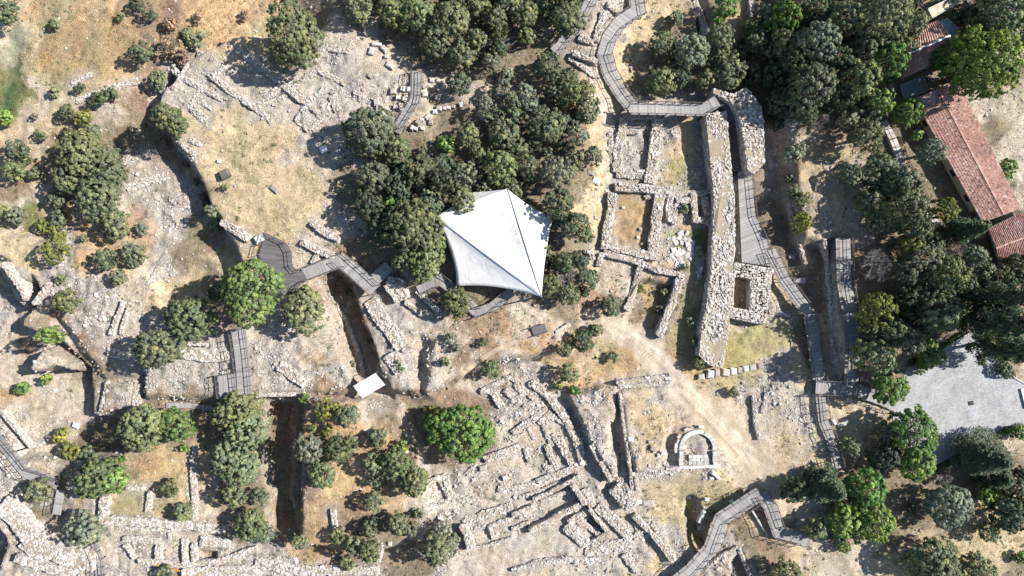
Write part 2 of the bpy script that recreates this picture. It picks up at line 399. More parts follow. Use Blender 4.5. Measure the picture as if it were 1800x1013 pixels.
# painted tracks, lawns, ditches (true colours of the ground)
nz = fbm(GX, GY, 1.2, 33, 3) * 8
for pl, wd, col, k in [
    ([(1040,565),(1085,580),(1130,610),(1170,645),(1205,690),(1250,735),(1310,800),(1370,870)], 19, (.5,.42,.33), .9),
    ([(1250,720),(1300,760),(1350,830),(1380,880)], 34, (.47,.385,.28), .75),
    ([(1100,598),(1150,633),(1190,680),(1232,728),(1300,800)], 3, (.32,.25,.16), .9),
    ([(1112,588),(1162,623),(1204,672),(1246,718),(1320,790)], 3.5, (.58,.5,.41), .9),
    ([(1445,1013),(1490,985),(1530,955)], 12, (.45,.39,.32), .8),
    ([(1430,250),(1440,300),(1437,350),(1440,400)], 22, (.42,.33,.21), .7),
    ([(30,55),(28,100),(22,140),(15,180)], 9, (.1,.17,.06), .8),
    ([(0,40),(30,70),(10,100)], 18, (.5,.43,.32), .6),
    ([(900,980),(960,965),(1010,950)], 28, (.42,.38,.34), .8),
    ([(820,1000),(900,975)], 22, (.42,.36,.31), .8),
    ([(985,700),(1020,770),(1060,860)], 12, (.4,.37,.34), .7),
    ([(240,880),(225,900)], 26, (.3,.27,.14), .8),
    ([(590,950),(560,940)], 20, (.34,.22,.12), .6),
    ([(1330,600),(1300,625)], 30, (.3,.27,.11), .8),
    ([(1112,345),(1112,425)], 24, (.36,.25,.13), .9),
    ([(1305,500),(1302,540)], 14, (.4,.28,.15), .9),
    ([(585,850),(610,815)], 22, (.52,.385,.21), .7), ([(280,800),(320,820)], 20, (.5,.36,.2), .7), ([(250,815),(270,815)], 12, (.34,.22,.13), .7), ([(1090,640),(1075,660)], 28, (.47,.32,.18), .7),
    ([(1505,740),(1480,730)], 24, (.5,.4,.26), .7), ([(1130,15),(1110,95)], 14, (.5,.4,.25), .7), ([(230,110),(120,120)], 22, (.42,.31,.17), .5), ([(560,930),(545,900)], 14, (.5,.35,.19), .6), ([(680,885),(710,870)], 12, (.5,.37,.22), .6),
    ([(960,590),(1010,600)], 20, (.45,.32,.2), .6), ([(1310,30),(1320,60)], 16, (.48,.37,.22), .6), ([(240,370),(265,400)], 12, (.42,.27,.16), .6), ([(1650,940),(1790,925)], 20, (.47,.38,.25), .6),
    ([(1400,560),(1420,600)], 12, (.4,.3,.2), .5), ([(1350,480),(1370,520)], 12, (.42,.31,.2), .6), ([(235,395),(250,430)], 16, (.46,.3,.17), .7), ([(160,380),(150,400)], 14, (.5,.38,.22), .7), ([(560,640),(540,625)], 14, (.47,.34,.2), .7), ([(735,600),(700,600)], 10, (.47,.36,.22), .6),
    ([(930,730),(950,750)], 14, (.48,.36,.22), .7), ([(905,690),(925,705)], 10, (.45,.35,.2), .6), ([(1080,690),(1150,760),(1120,800)], 12, (.42,.32,.19), .6), ([(1260,620),(1250,640)], 8, (.44,.36,.22), .5), ([(430,20),(400,60),(450,100)], 16, (.46,.32,.19), .6), ([(30,230),(50,300)], 18, (.5,.39,.26), .6), ([(860,850),(840,870)], 8, (.44,.28,.18), .7),
    ([(820,860),(900,840)], 16, (.42,.37,.32), .6),
    ([(60,200),(60,250)], 25, (.46,.37,.25), .5),
    ([(250,300),(330,350)], 30, (.38,.31,.25), .7),
    ([(110,100),(200,60)], 40, (.3,.21,.11), .6),
    ([(1195,300),(1200,330)], 20, (.3,.27,.12), .7),
    ([(1190,520),(1200,600)], 22, (.25,.22,.11), .7)]:
    d = ldist(pl, PX, PY) + nz * min(1, wd / 22)
    mk_ = 1 - np.clip((d - wd) / (7 if wd > 5 else 2.5), 0, 1)
    if k > .74 and wd > 5: BARE = np.maximum(BARE, mk_); GR = GR * (1 - .85 * mk_)
    blend(mk_, col, k)
gv = np.clip(fbm(GX, GY, 6, 123, 4) * 3 - 0.25, 0, 1) * np.clip(1 - GR * 1.5, 0, 1)
blend(gv, (.23, .22, .11), 0.4)
gv = np.clip(fbm(GX, GY, 4, 223, 4) * 3 - 0.3, 0, 1)
blend(gv, (.36, .26, .16), 0.35)
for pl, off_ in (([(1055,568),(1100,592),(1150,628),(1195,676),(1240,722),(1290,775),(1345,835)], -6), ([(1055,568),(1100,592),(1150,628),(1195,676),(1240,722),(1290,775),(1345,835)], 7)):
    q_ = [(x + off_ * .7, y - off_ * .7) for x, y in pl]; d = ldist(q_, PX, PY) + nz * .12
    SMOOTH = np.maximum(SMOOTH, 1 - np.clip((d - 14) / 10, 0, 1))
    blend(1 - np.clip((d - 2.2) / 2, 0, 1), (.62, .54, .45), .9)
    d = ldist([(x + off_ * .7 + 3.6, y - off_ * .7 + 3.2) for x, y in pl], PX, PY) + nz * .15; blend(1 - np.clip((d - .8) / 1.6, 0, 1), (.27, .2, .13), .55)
mg = np.gradient(Z, ax_, ay_); slope = np.hypot(mg[0], mg[1])
blend(np.clip(slope - 1.0, 0, 1), (.38, .31, .235), 0.7)
GR = np.maximum(GR, np.clip(slope - .7, 0, 1) * .85)
WL = [
 ('1a',[(850,470),(1000,560),(1075,630)],12,.8),('1a',[(905,330),(850,470)],9,.8),('1a',[(905,360),(960,410),(1050,460),(1160,520)],9,.7),('1a',[(1010,340),(905,470)],6,.6),
 ('1a',[(1060,450),(1000,545)],5,.6),('1a',[(990,330),(1060,370),(1110,400)],8,.6),('1a',[(1040,280),(1140,330)],9,.5),('1a',[(1190,320),(1115,400)],9,.6),('1a',[(1110,400),(1225,490),(1341,570)],10,.7),
 ('1a',[(1240,260),(1341,330)],9,.6),('1a',[(1045,530),(1110,570)],7,.4),('1a',[(990,730),(1050,760)],8,.5),('1a',[(950,760),(1020,810)],8,.5),
 ('1a',[(395,530),(560,470),(720,420)],9,.4),('1a',[(370,440),(480,390)],7,.4),('1a',[(640,850),(780,800)],13,.35),('1a',[(660,990),(770,950),(880,920)],13,.35),
 ('2a',[(0,330),(110,420),(250,530)],10,1.0),('2a',[(130,450),(60,510),(0,560)],9,.7),('2a',[(0,570),(80,630)],8,.5),('2a',[(250,530),(330,600)],7,.6),
 ('2a',[(320,360),(200,460)],8,.6),('2a',[(330,370),(465,440)],8,.5),('2a',[(300,310),(380,240)],9,.5),('2a',[(380,245),(480,270)],9,.7),('2a',[(360,460),(270,540),(210,630)],7,.5),
 ('2a',[(390,550),(290,680)],7,.6),('2a',[(210,630),(280,690)],6,.4),('2a',[(90,550),(160,490)],6,.5),('2a',[(110,400),(180,430)],8,.5),('2a',[(400,500),(430,580)],14,.7),
 ('2b',[(290,155),(350,200),(430,240)],9,.8),('2b',[(240,250),(300,290),(400,330)],11,.9),('2b',[(330,310),(290,370)],7,.5),('2b',[(440,100),(500,190)],8,.5),
 ('2b',[(780,570),(880,640)],8,.8),('2b',[(840,510),(960,620)],8,.8),('2b',[(600,560),(640,640),(700,720),(760,800)],22,.7),('2b',[(700,840),(760,930)],24,.6),
 ('2b',[(120,900),(200,960),(260,1000)],16,.5),('2b',[(420,580),(470,660),(540,840),(560,950)],6,.5),('2b',[(640,900),(680,960)],9,.6),
 ('3a',[(585,603),(690,605),(795,612)],9,.9),('3a',[(590,615),(575,700),(560,760),(548,900)],13,.9),('3a',[(512,690),(520,790),(535,900)],9,.7),('3a',[(768,625),(745,800),(722,955)],17,.9),
 ('3a',[(600,692),(662,690)],8,.7),('3a',[(550,905),(720,915)],16,.6),('3a',[(545,975),(690,985),(830,1000)],13,1.3),
 ('3a',[(960,0),(1000,100),(1030,190)],10,1.5),('3a',[(1250,0),(1262,100)],8,1.0),('3a',[(322,278),(380,300),(445,325)],7,1.2),('3a',[(300,300),(370,350),(440,400)],7,.5),('3a',[(500,20),(560,60)],9,.8),('3a',[(480,60),(440,210)],10,.7),('3a',[(350,190),(420,220)],10,.7),
 ('3b',[(530,0),(510,140),(490,260)],13,1.2),('3b',[(775,0),(755,150),(740,320)],16,1.2),('3b',[(470,268),(620,305),(770,338)],11,1.2),
 ('3b',[(480,312),(640,352),(760,400),(895,432)],9,.9),('3b',[(472,312),(452,380)],8,.9),('3b',[(410,300),(425,345)],8,.5),('3b',[(680,370),(640,500),(600,610)],10,1.3),('3b',[(888,425),(840,580),(772,748)],11,1.5),
 ('3b',[(830,0),(828,150)],11,.7),('3b',[(860,38),(940,36)],9,.9),('3b',[(955,0),(960,130)],9,1.2),('3b',[(1012,20),(1030,120)],9,1.2),('3b',[(868,45),(850,160)],7,.8),('3b',[(950,132),(1050,150)],11,1.2),('3b',[(990,380),(985,450)],5,.8),
 ('3b',[(550,1000),(690,980),(830,962)],10,.9),('3b',[(700,20),(760,10),(830,10),(950,0),(1090,-8)],8,.7),
 ('4b',[(120,50),(150,170),(200,370)],5,.8),('4b',[(300,240),(320,350),(360,560),(380,760),(390,980)],5,.7),
 ('1b',[(15,370),(75,460),(140,560)],8,2.2),('1b',[(1165,150),(1230,195),(1300,240)],12,1.0),('1b',[(640,570),(605,660),(570,740)],6,.9),('1b',[(670,600),(625,740)],5,.7),('1b',[(830,390),(770,480)],7,.4),
 ('1b',[(255,470),(175,580)],6,1.5),('1b',[(940,830),(1080,850),(1210,850)],20,.5),('1b',[(940,790),(1080,795)],4,.8),('1b',[(560,830),(700,860)],14,.4),
 ('1c',[(560,-5),(525,150)],6,.7),('1c',[(730,10),(712,105)],8,1.0),('1c',[(700,0),(692,120)],4,.9),
 ('1c',[(0,150),(80,245),(160,340)],5,1.2),('1c',[(0,240),(65,310),(130,380)],11,.6),('1c',[(545,600),(528,715)],13,1.0),('1c',[(520,722),(700,732),(940,748),(1160,772)],13,1.3),
 ('1c',[(782,572),(770,680)],8,.8),('1c',[(1022,340),(1008,440),(1015,600),(1015,725)],9,.7),('1c',[(660,552),(750,560)],8,.6),
 ('1c',[(0,640),(90,720),(170,830),(330,910),(490,935)],34,1.6),('1c',[(75,925),(290,985),(380,1000)],12,1.5),('1c',[(0,400),(110,520)],18,.5),('1c',[(120,830),(230,940)],24,1.0),
 ('1c',[(640,822),(740,822),(830,832)],10,.8),('1c',[(650,855),(700,925)],5,.8),('1c',[(835,835),(820,925)],9,.9),('1c',[(962,822),(965,960)],8,.9),('1c',[(1010,845),(1020,960)],10,.8),
 ('1c',[(1050,832),(1200,850)],15,.8),('1c',[(720,935),(960,955),(1150,940)],9,.7),('1c',[(1160,935),(1341,870)],9,.6),('1c',[(950,1000),(1150,990),(1341,985)],16,.8),('1c',[(540,760),(900,775)],5,.4),('1c',[(880,760),(885,820)],5,.5),
 ('2c',[(0,950),(90,955),(180,985)],18,.8),('2c',[(180,985),(400,985),(640,990)],13,.8),('2c',[(0,66),(130,62),(250,58)],6,1.0),
 ('2c',[(1240,60),(1290,130)],10,.8),('2c',[(1180,40),(1270,55)],10,.8),('2c',[(1200,402),(1270,378),(1341,352)],11,1.0),('2c',[(992,490),(1022,640)],11,1.0),('2c',[(910,520),(990,488)],8,.8),('2c',[(912,530),(950,640)],9,.7),
 ('2c',[(940,640),(1020,640)],9,.6),('2c',[(1082,750),(1130,870)],12,1.4),('2c',[(1085,742),(1200,690),(1341,650)],13,.7),('2c',[(1222,752),(1341,712)],6,.7),('2c',[(1222,755),(1246,822)],5,.8),
 ('2c',[(1050,890),(1190,860),(1341,815)],4,.8),('2c',[(650,855),(640,940)],6,1.0),('2c',[(400,665),(412,755)],7,.8),('2c',[(790,432),(905,440)],5,.8),('2c',[(960,690),(975,760)],8,.7),('2c',[(820,650),(930,700)],12,.5),
 ('2c',[(1040,590),(1180,640)],8,.3),('2c',[(1270,560),(1341,545)],10,.6),
 ('3c',[(100,0),(200,80),(275,175),(350,330),(372,430)],12,.9),('3c',[(0,262),(100,195),(180,135)],8,.7),('3c',[(0,100),(60,60),(20,10)],7,.6),('3c',[(60,130),(130,90)],6,.6),('3c',[(150,190),(210,330)],8,.5),
 ('3c',[(245,290),(312,430)],10,.9),('3c',[(180,330),(222,430)],9,.7),('3c',[(130,522),(230,490),(345,440)],11,.8),('3c',[(0,560),(130,525)],9,.6),('3c',[(180,210),(215,180)],8,.6),
 ('3c',[(112,612),(230,560),(352,492)],6,1.2),('3c',[(0,700),(110,652)],8,1.2),('3c',[(95,782),(190,728),(352,642)],8,1.3),('3c',[(150,620),(320,560)],4,.4),('3c',[(0,770),(90,730)],5,.8),
 ('3c',[(318,535),(385,640)],7,1.4),('3c',[(385,560),(420,650)],13,.9),('3c',[(290,745),(395,845)],14,1.0),('3c',[(408,668),(498,782)],5,1.4),('3c',[(400,852),(500,785)],4,.9),('3c',[(300,735),(400,672)],11,.9),
 ('3c',[(450,650),(540,730),(620,825)],17,.8),('3c',[(385,880),(490,870),(620,845)],22,.7),('3c',[(0,985),(110,955),(300,925)],7,.9),('3c',[(330,935),(450,940)],12,.8),
 ('3c',[(415,330),(465,420),(520,515)],7,1.2),('3c',[(540,545),(590,600),(625,660)],26,1.4),('3c',[(560,24),(690,14),(840,2)],8,1.0),('3c',[(566,60),(590,250),(625,480),(632,630)],4,1.3),
 ('3c',[(640,482),(760,470),(880,452)],8,.8),('3c',[(640,700),(740,800),(845,935)],9,1.2),('3c',[(660,740),(700,820)],16,.5),('3c',[(1268,70),(1280,220),(1300,300)],7,.9),('3c',[(1341,50),(1312,160)],6,.6),
 ('3c',[(655,500),(660,570)],6,.8),('3c',[(660,505),(790,475)],5,.5),('3c',[(600,900),(640,970)],12,.6),('3c',[(60,20),(30,120)],6,.5),
 ('3c',[(1020,968),(1100,910),(1180,862)],5,.9),('3c',[(1185,862),(1250,1010)],5,.9),('3c',[(1110,915),(1170,1013)],9,.9),
 ('4b',[(120,640),(10,620)],6,.4),('3b',[(300,690),(230,730)],6,.5),
]
for pl_, wd_, h_ in [([(360,190),(440,150),(520,110)],8,.6),([(505,130),(600,220)],8,.7),([(470,180),(505,215)],8,.8),([(540,290),(640,280)],6,.4),([(620,330),(670,290),(740,330)],8,.6),([(680,380),(770,505)],7,.8),([(560,445),(580,505)],8,.8),
    ([(380,492),(450,470),(530,440)],12,.7),([(450,605),(505,590)],8,.5),([(535,665),(630,630),(720,590)],5,.5),([(130,600),(165,680),(235,685)],8,.8),([(175,580),(230,680)],7,.7),([(100,705),(260,700)],7,.5),
    ([(400,790),(500,750),(600,700)],5,.8),([(400,790),(420,850)],6,.8),([(735,800),(830,880)],9,.8),([(790,760),(900,830)],8,.6),([(940,770),(1040,870)],5,.8),([(860,885),(1030,860)],9,.7),([(880,820),(940,900)],8,.6),
    ([(1045,845),(1110,785)],8,.6),([(1130,780),(1230,930)],7,.7),([(600,955),(760,940),(900,945)],9,.6),([(1000,920),(1060,1000)],8,.7),([(1060,580),(1160,562)],5,.6),([(300,560),(330,530)],7,.5),([(640,520),(700,560)],6,.4),
    ([(430,640),(520,640)],5,.3),([(230,640),(300,700)],5,.4),([(560,330),(600,400)],6,.4),([(480,400),(560,380)],6,.4),([(820,640),(870,700)],9,.6),([(700,650),(760,640)],5,.4),([(1180,500),(1220,560)],6,.3),([(920,560),(1000,590)],7,.5)]:
    WL.append(('3c', [((703 + x / 2.545 - 900) * 2.98, (615 + y / 2.545 - 673) * 2.98) for x, y in pl_], wd_, h_))
for c_, pl_, wd_, h_ in WL:
    q_ = Q(c_, pl_); x0, x1 = min(p[0] for p in q_) - 45, max(p[0] for p in q_) + 45; y0, y1 = min(p[1] for p in q_) - 45, max(p[1] for p in q_) + 45
    mk = (PX > x0) & (PX < x1) & (PY > y0) & (PY < y1); d_ = ldist(q_, PX[mk], PY[mk]) + nz[mk] * .6
    k_ = np.clip(1 - (d_ - wd_ * .5) / 16, 0, 1)
    GR[mk] = np.maximum(GR[mk], k_ * .62); GC[mk] = GC[mk] * (1 - .5 * k_[:, None]) + np.array(TC['r']) * 1.05 * .5 * k_[:, None]
def hz(x, y):
    x = np.asarray(x, float); y = np.asarray(y, float)
    i = np.clip(np.searchsorted(ax_, x) - 1, 0, len(ax_) - 2); j = np.clip(np.searchsorted(ay_, y) - 1, 0, len(ay_) - 2)
    fu = np.clip((x - ax_[i]) / (ax_[i + 1] - ax_[i]), 0, 1); fv = np.clip((y - ay_[j]) / (ay_[j + 1] - ay_[j]), 0, 1)
    return (Z[i, j] * (1 - fu) + Z[i + 1, j] * fu) * (1 - fv) + (Z[i, j + 1] * (1 - fu) + Z[i + 1, j + 1] * fu) * fv
def pt(px, py, dz=0.0):
    """a photograph pixel to a world point standing dz above the terrain"""
    z = dz
    for _ in range(4):
        x, y = at(px, py, z); z = float(hz(x, y)) + dz
    return x, y, z
# gravel yard: level the ground under it
YARD = [(1594,647),(1606,642),(1660,613),(1706,584),(1729,587),(1783,664),(1810,680),(1960,700),(1960,760),(1800,745),(1758,760),(1643,828),(1620,815),(1570,740),(1569,713)]
YW = [at(x, y, 0.6) for x, y in YARD]
s = np.clip(sdf(YW, GX, GY) / 2.5 + 1, 0, 1)
Z = Z * (1 - s) + 0.55 * s
nx, ny = GX.shape
idx = np.arange(nx * ny).reshape(nx, ny)
F = np.stack([idx[:-1, :-1], idx[1:, :-1], idx[1:, 1:], idx[:-1, 1:]], -1).reshape(-1, 4)
V = np.stack([GX, GY, Z], -1).reshape(-1, 3)
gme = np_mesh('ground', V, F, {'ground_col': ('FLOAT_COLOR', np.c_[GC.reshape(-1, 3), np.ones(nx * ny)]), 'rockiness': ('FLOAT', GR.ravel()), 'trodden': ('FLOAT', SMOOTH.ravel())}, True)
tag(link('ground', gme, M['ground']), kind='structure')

# ---------------------------------------------------------------- automatic labels: nearest landmark and direction
LM = [('the white tent canopy', 870, 425), ('the marble semicircle', 1227, 785), ('the small white awning', 650, 678), ('the curved dark deck', 490, 450),
 ('the grey gravel yard', 1680, 700), ('the long tiled roof', 1700, 270), ('the twin-pitched tiled roof', 1625, 90), ('the edge-cut tiled roof', 1775, 415),
 ('the biggest bare grey tree', 1548, 465), ('the brown box', 395, 303), ('the wide shaded trench', 495, 820), ('the narrow shaded trench', 630, 590),
 ('the small walled lawn', 225, 885), ('the sandy rectangular room', 1112, 380), ('the thick fortification wall', 1258, 560), ('the square tower room', 1305, 515),
 ('the round shaded bastion', 1322, 230), ('the L-shaped walkway', 1290, 900), ('the straight rubble walkway', 425, 630), ('the S-shaped walkway', 1072, 110),
 ('the walkway among tumbled boulders', 728, 185), ('the diagonal room walls', 540, 190), ('the small terrace corner rooms', 318, 155), ('the green ditch', 15, 120),
 ('the earth pillar', 88, 636), ('the narrow dirt footpath', 870, 615), ('the cart track', 1180, 650), ('the largest bright green tree', 816, 763),
 ('the tree beside the curved deck', 445, 510), ('the big lone oak', 517, 65), ('the grey crown in the wood', 1440, 74), ('the corner rampart', 60, 930),
 ('the two white slabs', 1480, 745), ('the sunken rooms', 320, 960), ('the square stone pit', 1045, 925), ('the irregular paved floor', 1205, 440),
 ('the shaded sloping ramp', 1010, 770), ('the sandy strip', 1440, 330), ('the pale straw patch', 15, 60), ('the reddish straw hollow', 285, 815),
 ('the golden grass slope', 600, 840), ('the crossing of the walkways', 1470, 680), ('the tall conifer by the yard', 1746, 807), ('the tree overhanging the roofs', 1736, 117),
 ('the lower walled terraces', 860, 880), ('the twin round pits', 1225, 905), ('the spreading oak clump', 155, 305), ('the steep terrace edge', 345, 320),
 ('the dark wood at the top', 790, 45), ('the cluster of column-like oaks', 415, 790), ('the straw clearing', 1700, 960)]
LABELS = {}
PEND = []
def auto(o, desc, cat, px, py, group=None, skip=None):
    """remember an object; a label is written for it when all are known"""
    c = sorted(((px - x) ** 2 + (py - y) ** 2, n_, x, y) for n_, x, y in LM if n_ != skip)[0]
    dx, dy = px - c[2], py - c[3]; d = math.sqrt(c[0])
    if d < 14: rel = 'at'
    else:
        a = math.degrees(math.atan2(-dy, dx)) % 360
        rel = ['right of', 'up and right of', 'above', 'up and left of', 'left of', 'down and left of', 'below', 'down and right of'][int((a + 22.5) // 45) % 8]
    o['category'] = cat
    if group: o['group'] = group
    PEND.append([o, desc, rel, c[1], d])
ORD = ['nearest', 'second nearest', 'third nearest', 'fourth nearest', 'fifth nearest', 'sixth nearest', 'seventh nearest', 'eighth nearest', 'ninth nearest', 'tenth nearest', 'eleventh nearest', 'twelfth nearest', 'thirteenth nearest', 'fourteenth nearest', 'fifteenth nearest', 'sixteenth nearest', 'seventeenth nearest', 'eighteenth nearest']
def write_labels():
    by = {}
    for p in PEND: by.setdefault((p[1], p[2], p[3]), []).append(p)
    for k, ps in by.items():
        ps.sort(key=lambda q: q[4])
        for i, p in enumerate(ps):
            if len(ps) == 1: p[0]['label'] = f'{k[0]} {k[1]} {k[2]}'
            else: p[0]['label'] = f'{k[0]} {k[1]} {k[2]}, {ORD[min(i, 17)]}'

# ---------------------------------------------------------------- ruin walls
def offset(P, w_):
    P = [np.array(p, float)[:2] for p in P]; L = []; Rr = []
    for i, p in enumerate(P):
        a = P[i] - P[i - 1] if i > 0 else P[1] - P[0]
        b = P[i + 1] - P[i] if i < len(P) - 1 else P[-1] - P[-2]
        a = a / (np.linalg.norm(a) + 1e-9); b = b / (np.linalg.norm(b) + 1e-9)
        t = a + b; t /= np.linalg.norm(t) + 1e-9; nn = np.array([-t[1], t[0]])
        k = w_ / 2 / max(0.5, abs(np.dot(nn, np.array([-a[1], a[0]]))))
        L.append(p + nn * k); Rr.append(p - nn * k)
    return L, Rr
WALLN = 0
def wall_poly(ring, zt, zb, name, desc, cat, group, px, py, size=0.45, grid=None, skip=None, lab=None, m='stone', holes=None):
    """a mass of stones inside a ring of world points, top zt (function of x,y arrays), bottom zb"""
    ring = [np.array(r_, float) for r_ in ring]
    cx = sum(r_[0] for r_ in ring) / len(ring); cy_ = sum(r_[1] for r_ in ring) / len(ring)
    o = empty(name, (cx, cy_, zb))
    off = np.array([cx, cy_, zb])
    # fill, as a triangulated jittered grid clipped by the ring: columns of small boxes
    xs = np.array([r_[0] for r_ in ring]); ys = np.array([r_[1] for r_ in ring])
    st = size * 0.92
    gx, gy = np.meshgrid(np.arange(xs.min(), xs.max() + st, st), np.arange(ys.min(), ys.max() + st, st), indexing='ij')
    gx = gx + (np.arange(gx.shape[1]) % 2)[None] * st * .5
    gx = gx.ravel() + rng.normal(0, st * .16, gx.size); gy = gy.ravel() + rng.normal(0, st * .16, gy.size)
    s = sdf([tuple(r_) for r_ in ring], gx, gy)
    if holes:
        for h_ in holes: s = np.minimum(s, -sdf(h_, gx, gy))
    k = (s > size * 0.05) & (rng.random(len(gx)) > .09)
    gx, gy, s = gx[k], gy[k], s[k]
    e = max(1e-3, np.hypot(*(ring[1] - ring[0])))
    ang0 = math.atan2(ring[1][1] - ring[0][1], ring[1][0] - ring[0][0])
    z = zt(gx, gy) + rng.normal(0, 0.045, len(gx)) - 0.14 * (rng.random(len(gx)) < 0.15)
    # top stones
    hs = np.minimum(size * 0.55, 0.3)
    v_ = rng.lognormal(0, .22, len(gx))
    S = np.c_[rng.uniform(.40, .60, len(gx)) * size * v_, rng.uniform(.36, .5, len(gx)) * size * v_, rng.uniform(.6, 1, len(gx)) * hs]
    C = np.c_[gx, gy, z - S[:, 2]] - off
    if len(C) == 0: C = np.array([[0, 0, 0.2]]); S = np.array([[.3, .3, .2]])
    st_o = rock_obj('stones', C, S, ang0 + rng.normal(0, .14, len(C)), M[m], o)
    st_o['kind'] = 'stuff'
    # side courses
    CC = []; SS = []; AA = []
    allr = [ring] + ([[np.array(q) for q in h_] for h_ in holes] if holes else [])
    for rg in allr:
        for a, b in zip(rg, rg[1:] + rg[:1]):
            L = np.hypot(*(b - a)); n_ = max(1, int(L / (size * 0.95)))
            ang = math.atan2(b[1] - a[1], b[0] - a[0])
            for i in range(n_):
                p = a + (b - a) * (i + .5) / n_
                top = float(zt(np.array([p[0]]), np.array([p[1]]))[0]) - 0.1
                low = min(top - .3, float(hz(p[0], p[1])) - 0.2); low = max(low, zb - .3)
                nc = max(1, int((top - low) / (size * .62)))
                for c_ in range(nc):
                    CC.append((p[0] + rng.normal(0, .05), p[1] + rng.normal(0, .05), top - (c_ + .5) * (top - low) / nc))
                    SS.append((size * rng.uniform(.45, .56), size * rng.uniform(.22, .32), (top - low) / nc * .5))
                    AA.append(ang)
    f = rock_obj('facing', np.array(CC) - off, np.array(SS), np.array(AA), M[m], o, jit=.1, tilt=.05); f['kind'] = 'stuff'
    # core: extruded ring
    if not holes:
        n_ = len(ring); tz = [float(zt(np.array([r_[0]]), np.array([r_[1]]))[0]) - size * .3 - zb for r_ in ring]
        V_ = [(r_[0] - cx, r_[1] - cy_, -.5) for r_ in ring] + [(r_[0] - cx, r_[1] - cy_, t_) for r_, t_ in zip(ring, tz)]
        me = bpy.data.meshes.new('core')
        me.from_pydata(V_, [], [[i, (i + 1) % n_, n_ + (i + 1) % n_, n_ + i] for i in range(n_)] + [list(range(n_, 2 * n_))])
        link('core', me, M['core'], o)
    if lab: tag(o, lab, cat, group)
    else: auto(o, desc, cat, px, py, group, skip)
    return o
def wall(pl, wpx, h, name='ruin_wall', desc=None, lab=None, size=None, m='stone', cat='wall', group='low rubble walls of the excavated ruins', rag=0.12):
    mx = sum(p[0] for p in pl) / len(pl); my = sum(p[1] for p in pl) / len(pl)
    W_ = [pt(x, y, h) for x, y in pl]
    # resample with irregular width
    pts = []
    for a, b in zip(W_[:-1], W_[1:]):
        L = math.hypot(b[0] - a[0], b[1] - a[1]); n_ = max(1, int(L / 1.1))
        for i in range(n_): pts.append(tuple(a[k] + (b[k] - a[k]) * i / n_ for k in range(3)))
    pts.append(W_[-1])
    L_, R2 = offset(pts, wpx * 0.1 - .06)
    j = lambda p: p + rng.normal(0, min(.09, wpx * .008), 2)
    ring = [j(p) for p in R2] + [j(p) for p in L_[::-1]]
    length = sum(math.hypot(b[0] - a[0], b[1] - a[1]) for a, b in zip(W_[:-1], W_[1:]))
    zb = min(p[2] for p in pts) - h
    PXY = np.array(pts)
    sd = int(rng.integers(1000))
    def zt(x, y):
        d = (x[:, None] - PXY[None, :, 0]) ** 2 + (y[:, None] - PXY[None, :, 1]) ** 2
        k = 1 / (d + .3) ; zz = (k * PXY[None, :, 2]).sum(1) / k.sum(1)
        return zz + fbm(x, y, 2.6, sd, 2) * min(1.0, h) * rag * 2.5
    if desc is None:
        dx, dy = pl[-1][0] - pl[0][0], pl[-1][1] - pl[0][1]
        ori = 'level' if abs(dy) < .3 * abs(dx) else ('upright' if abs(dx) < .3 * abs(dy) else ('falling' if dx * dy > 0 else 'rising'))
        ori = {'level': 'sideways', 'upright': 'up-and-down', 'falling': 'slanting', 'rising': 'diagonal'}[ori]
        lw = 'long' if length > 16 else ('short' if length < 6.5 else '')
        ww = 'thick' if wpx >= 15 else ('thin' if wpx <= 7 else '')
        desc = ' '.join(q for q in (lw, ww, ori, 'grey rubble wall') if q)
    return wall_poly(ring, zt, zb, name, desc, cat, group, mx, my, size or (0.34 if wpx < 12 else 0.4), lab=lab, m=m)
for c, pl, wd, h in WL: wall(Q(c, pl), wd, h * (.62 if c in ('1a', '2a') else .8 if c[1] == 'c' and c[0] in '23' and h < 1.2 else 1.05), size=.3 if c in ('1a', '2a') or wd < 10 else None)
# thick fortification wall, bastion, tower
def ring_at(pts, z): return [np.array(at(x, y, z)) for x, y in pts]
flat = lambda z, a=.2: (lambda x, y: z + fbm(x, y, 3.5, 9, 3) * a)
gw = Q('3a', [(1010,600),(1128,585),(1140,700),(1160,900),(1170,1013)]) + Q('3b', [(1175,0),(1175,300),(1152,600),(1142,720),(1105,915),(1040,900),(975,850),(985,700),(1010,620),(1042,400),(1050,250),(1060,150)]) + Q('3a', [(1060,1013),(1045,900),(1030,780)])
wall_poly(ring_at([(x - (2 if x < 1262 else -1), y) if False else (1258 + (x - 1258) * .9, y) for x, y in gw[::-1]], 3.0), flat(3.0, .5), -0.3, 'fortification_wall', '', 'wall', None, 1258, 450, .38, lab='long thick battered fortification wall of pale stone with straw on top')
fw = bpy.data.objects['fortification_wall']; E_ = [(1272,205),(1279,290),(1284,345),(1283,440),(1276,540),(1271,582),(1260,645)]
T_ = [np.array(at(x, y, 3.0)) for x, y in E_]; Vb = []
for k_, p in enumerate(T_):
    for q_, z_ in (((p[0] - .5, p[1]), 2.75), ((p[0] + .12, p[1]), 2.7), ((p[0] + 1.15, p[1]), .0), ((p[0] + 1.2, p[1]), -1.5)): Vb.append((q_[0] - fw.location.x, q_[1] - fw.location.y, z_ - fw.location.z))
Fb = [(k_ * 4 + a, k_ * 4 + a + 1, k_ * 4 + a + 5, k_ * 4 + a + 4) for k_ in range(len(T_) - 1) for a in range(3)]
link('battered_face', np_mesh('battered_face', np.array(Vb), np.array(Fb), {'tint': ('FLOAT', np.full(len(Vb), .8))}), M['stone'], fw)
bs = Q('3a', [(1060,462),(1150,500),(1230,462),(1305,560),(1316,700),(1325,850),(1270,910),(1240,890),(1215,720),(1190,600),(1150,540),(1062,490)])
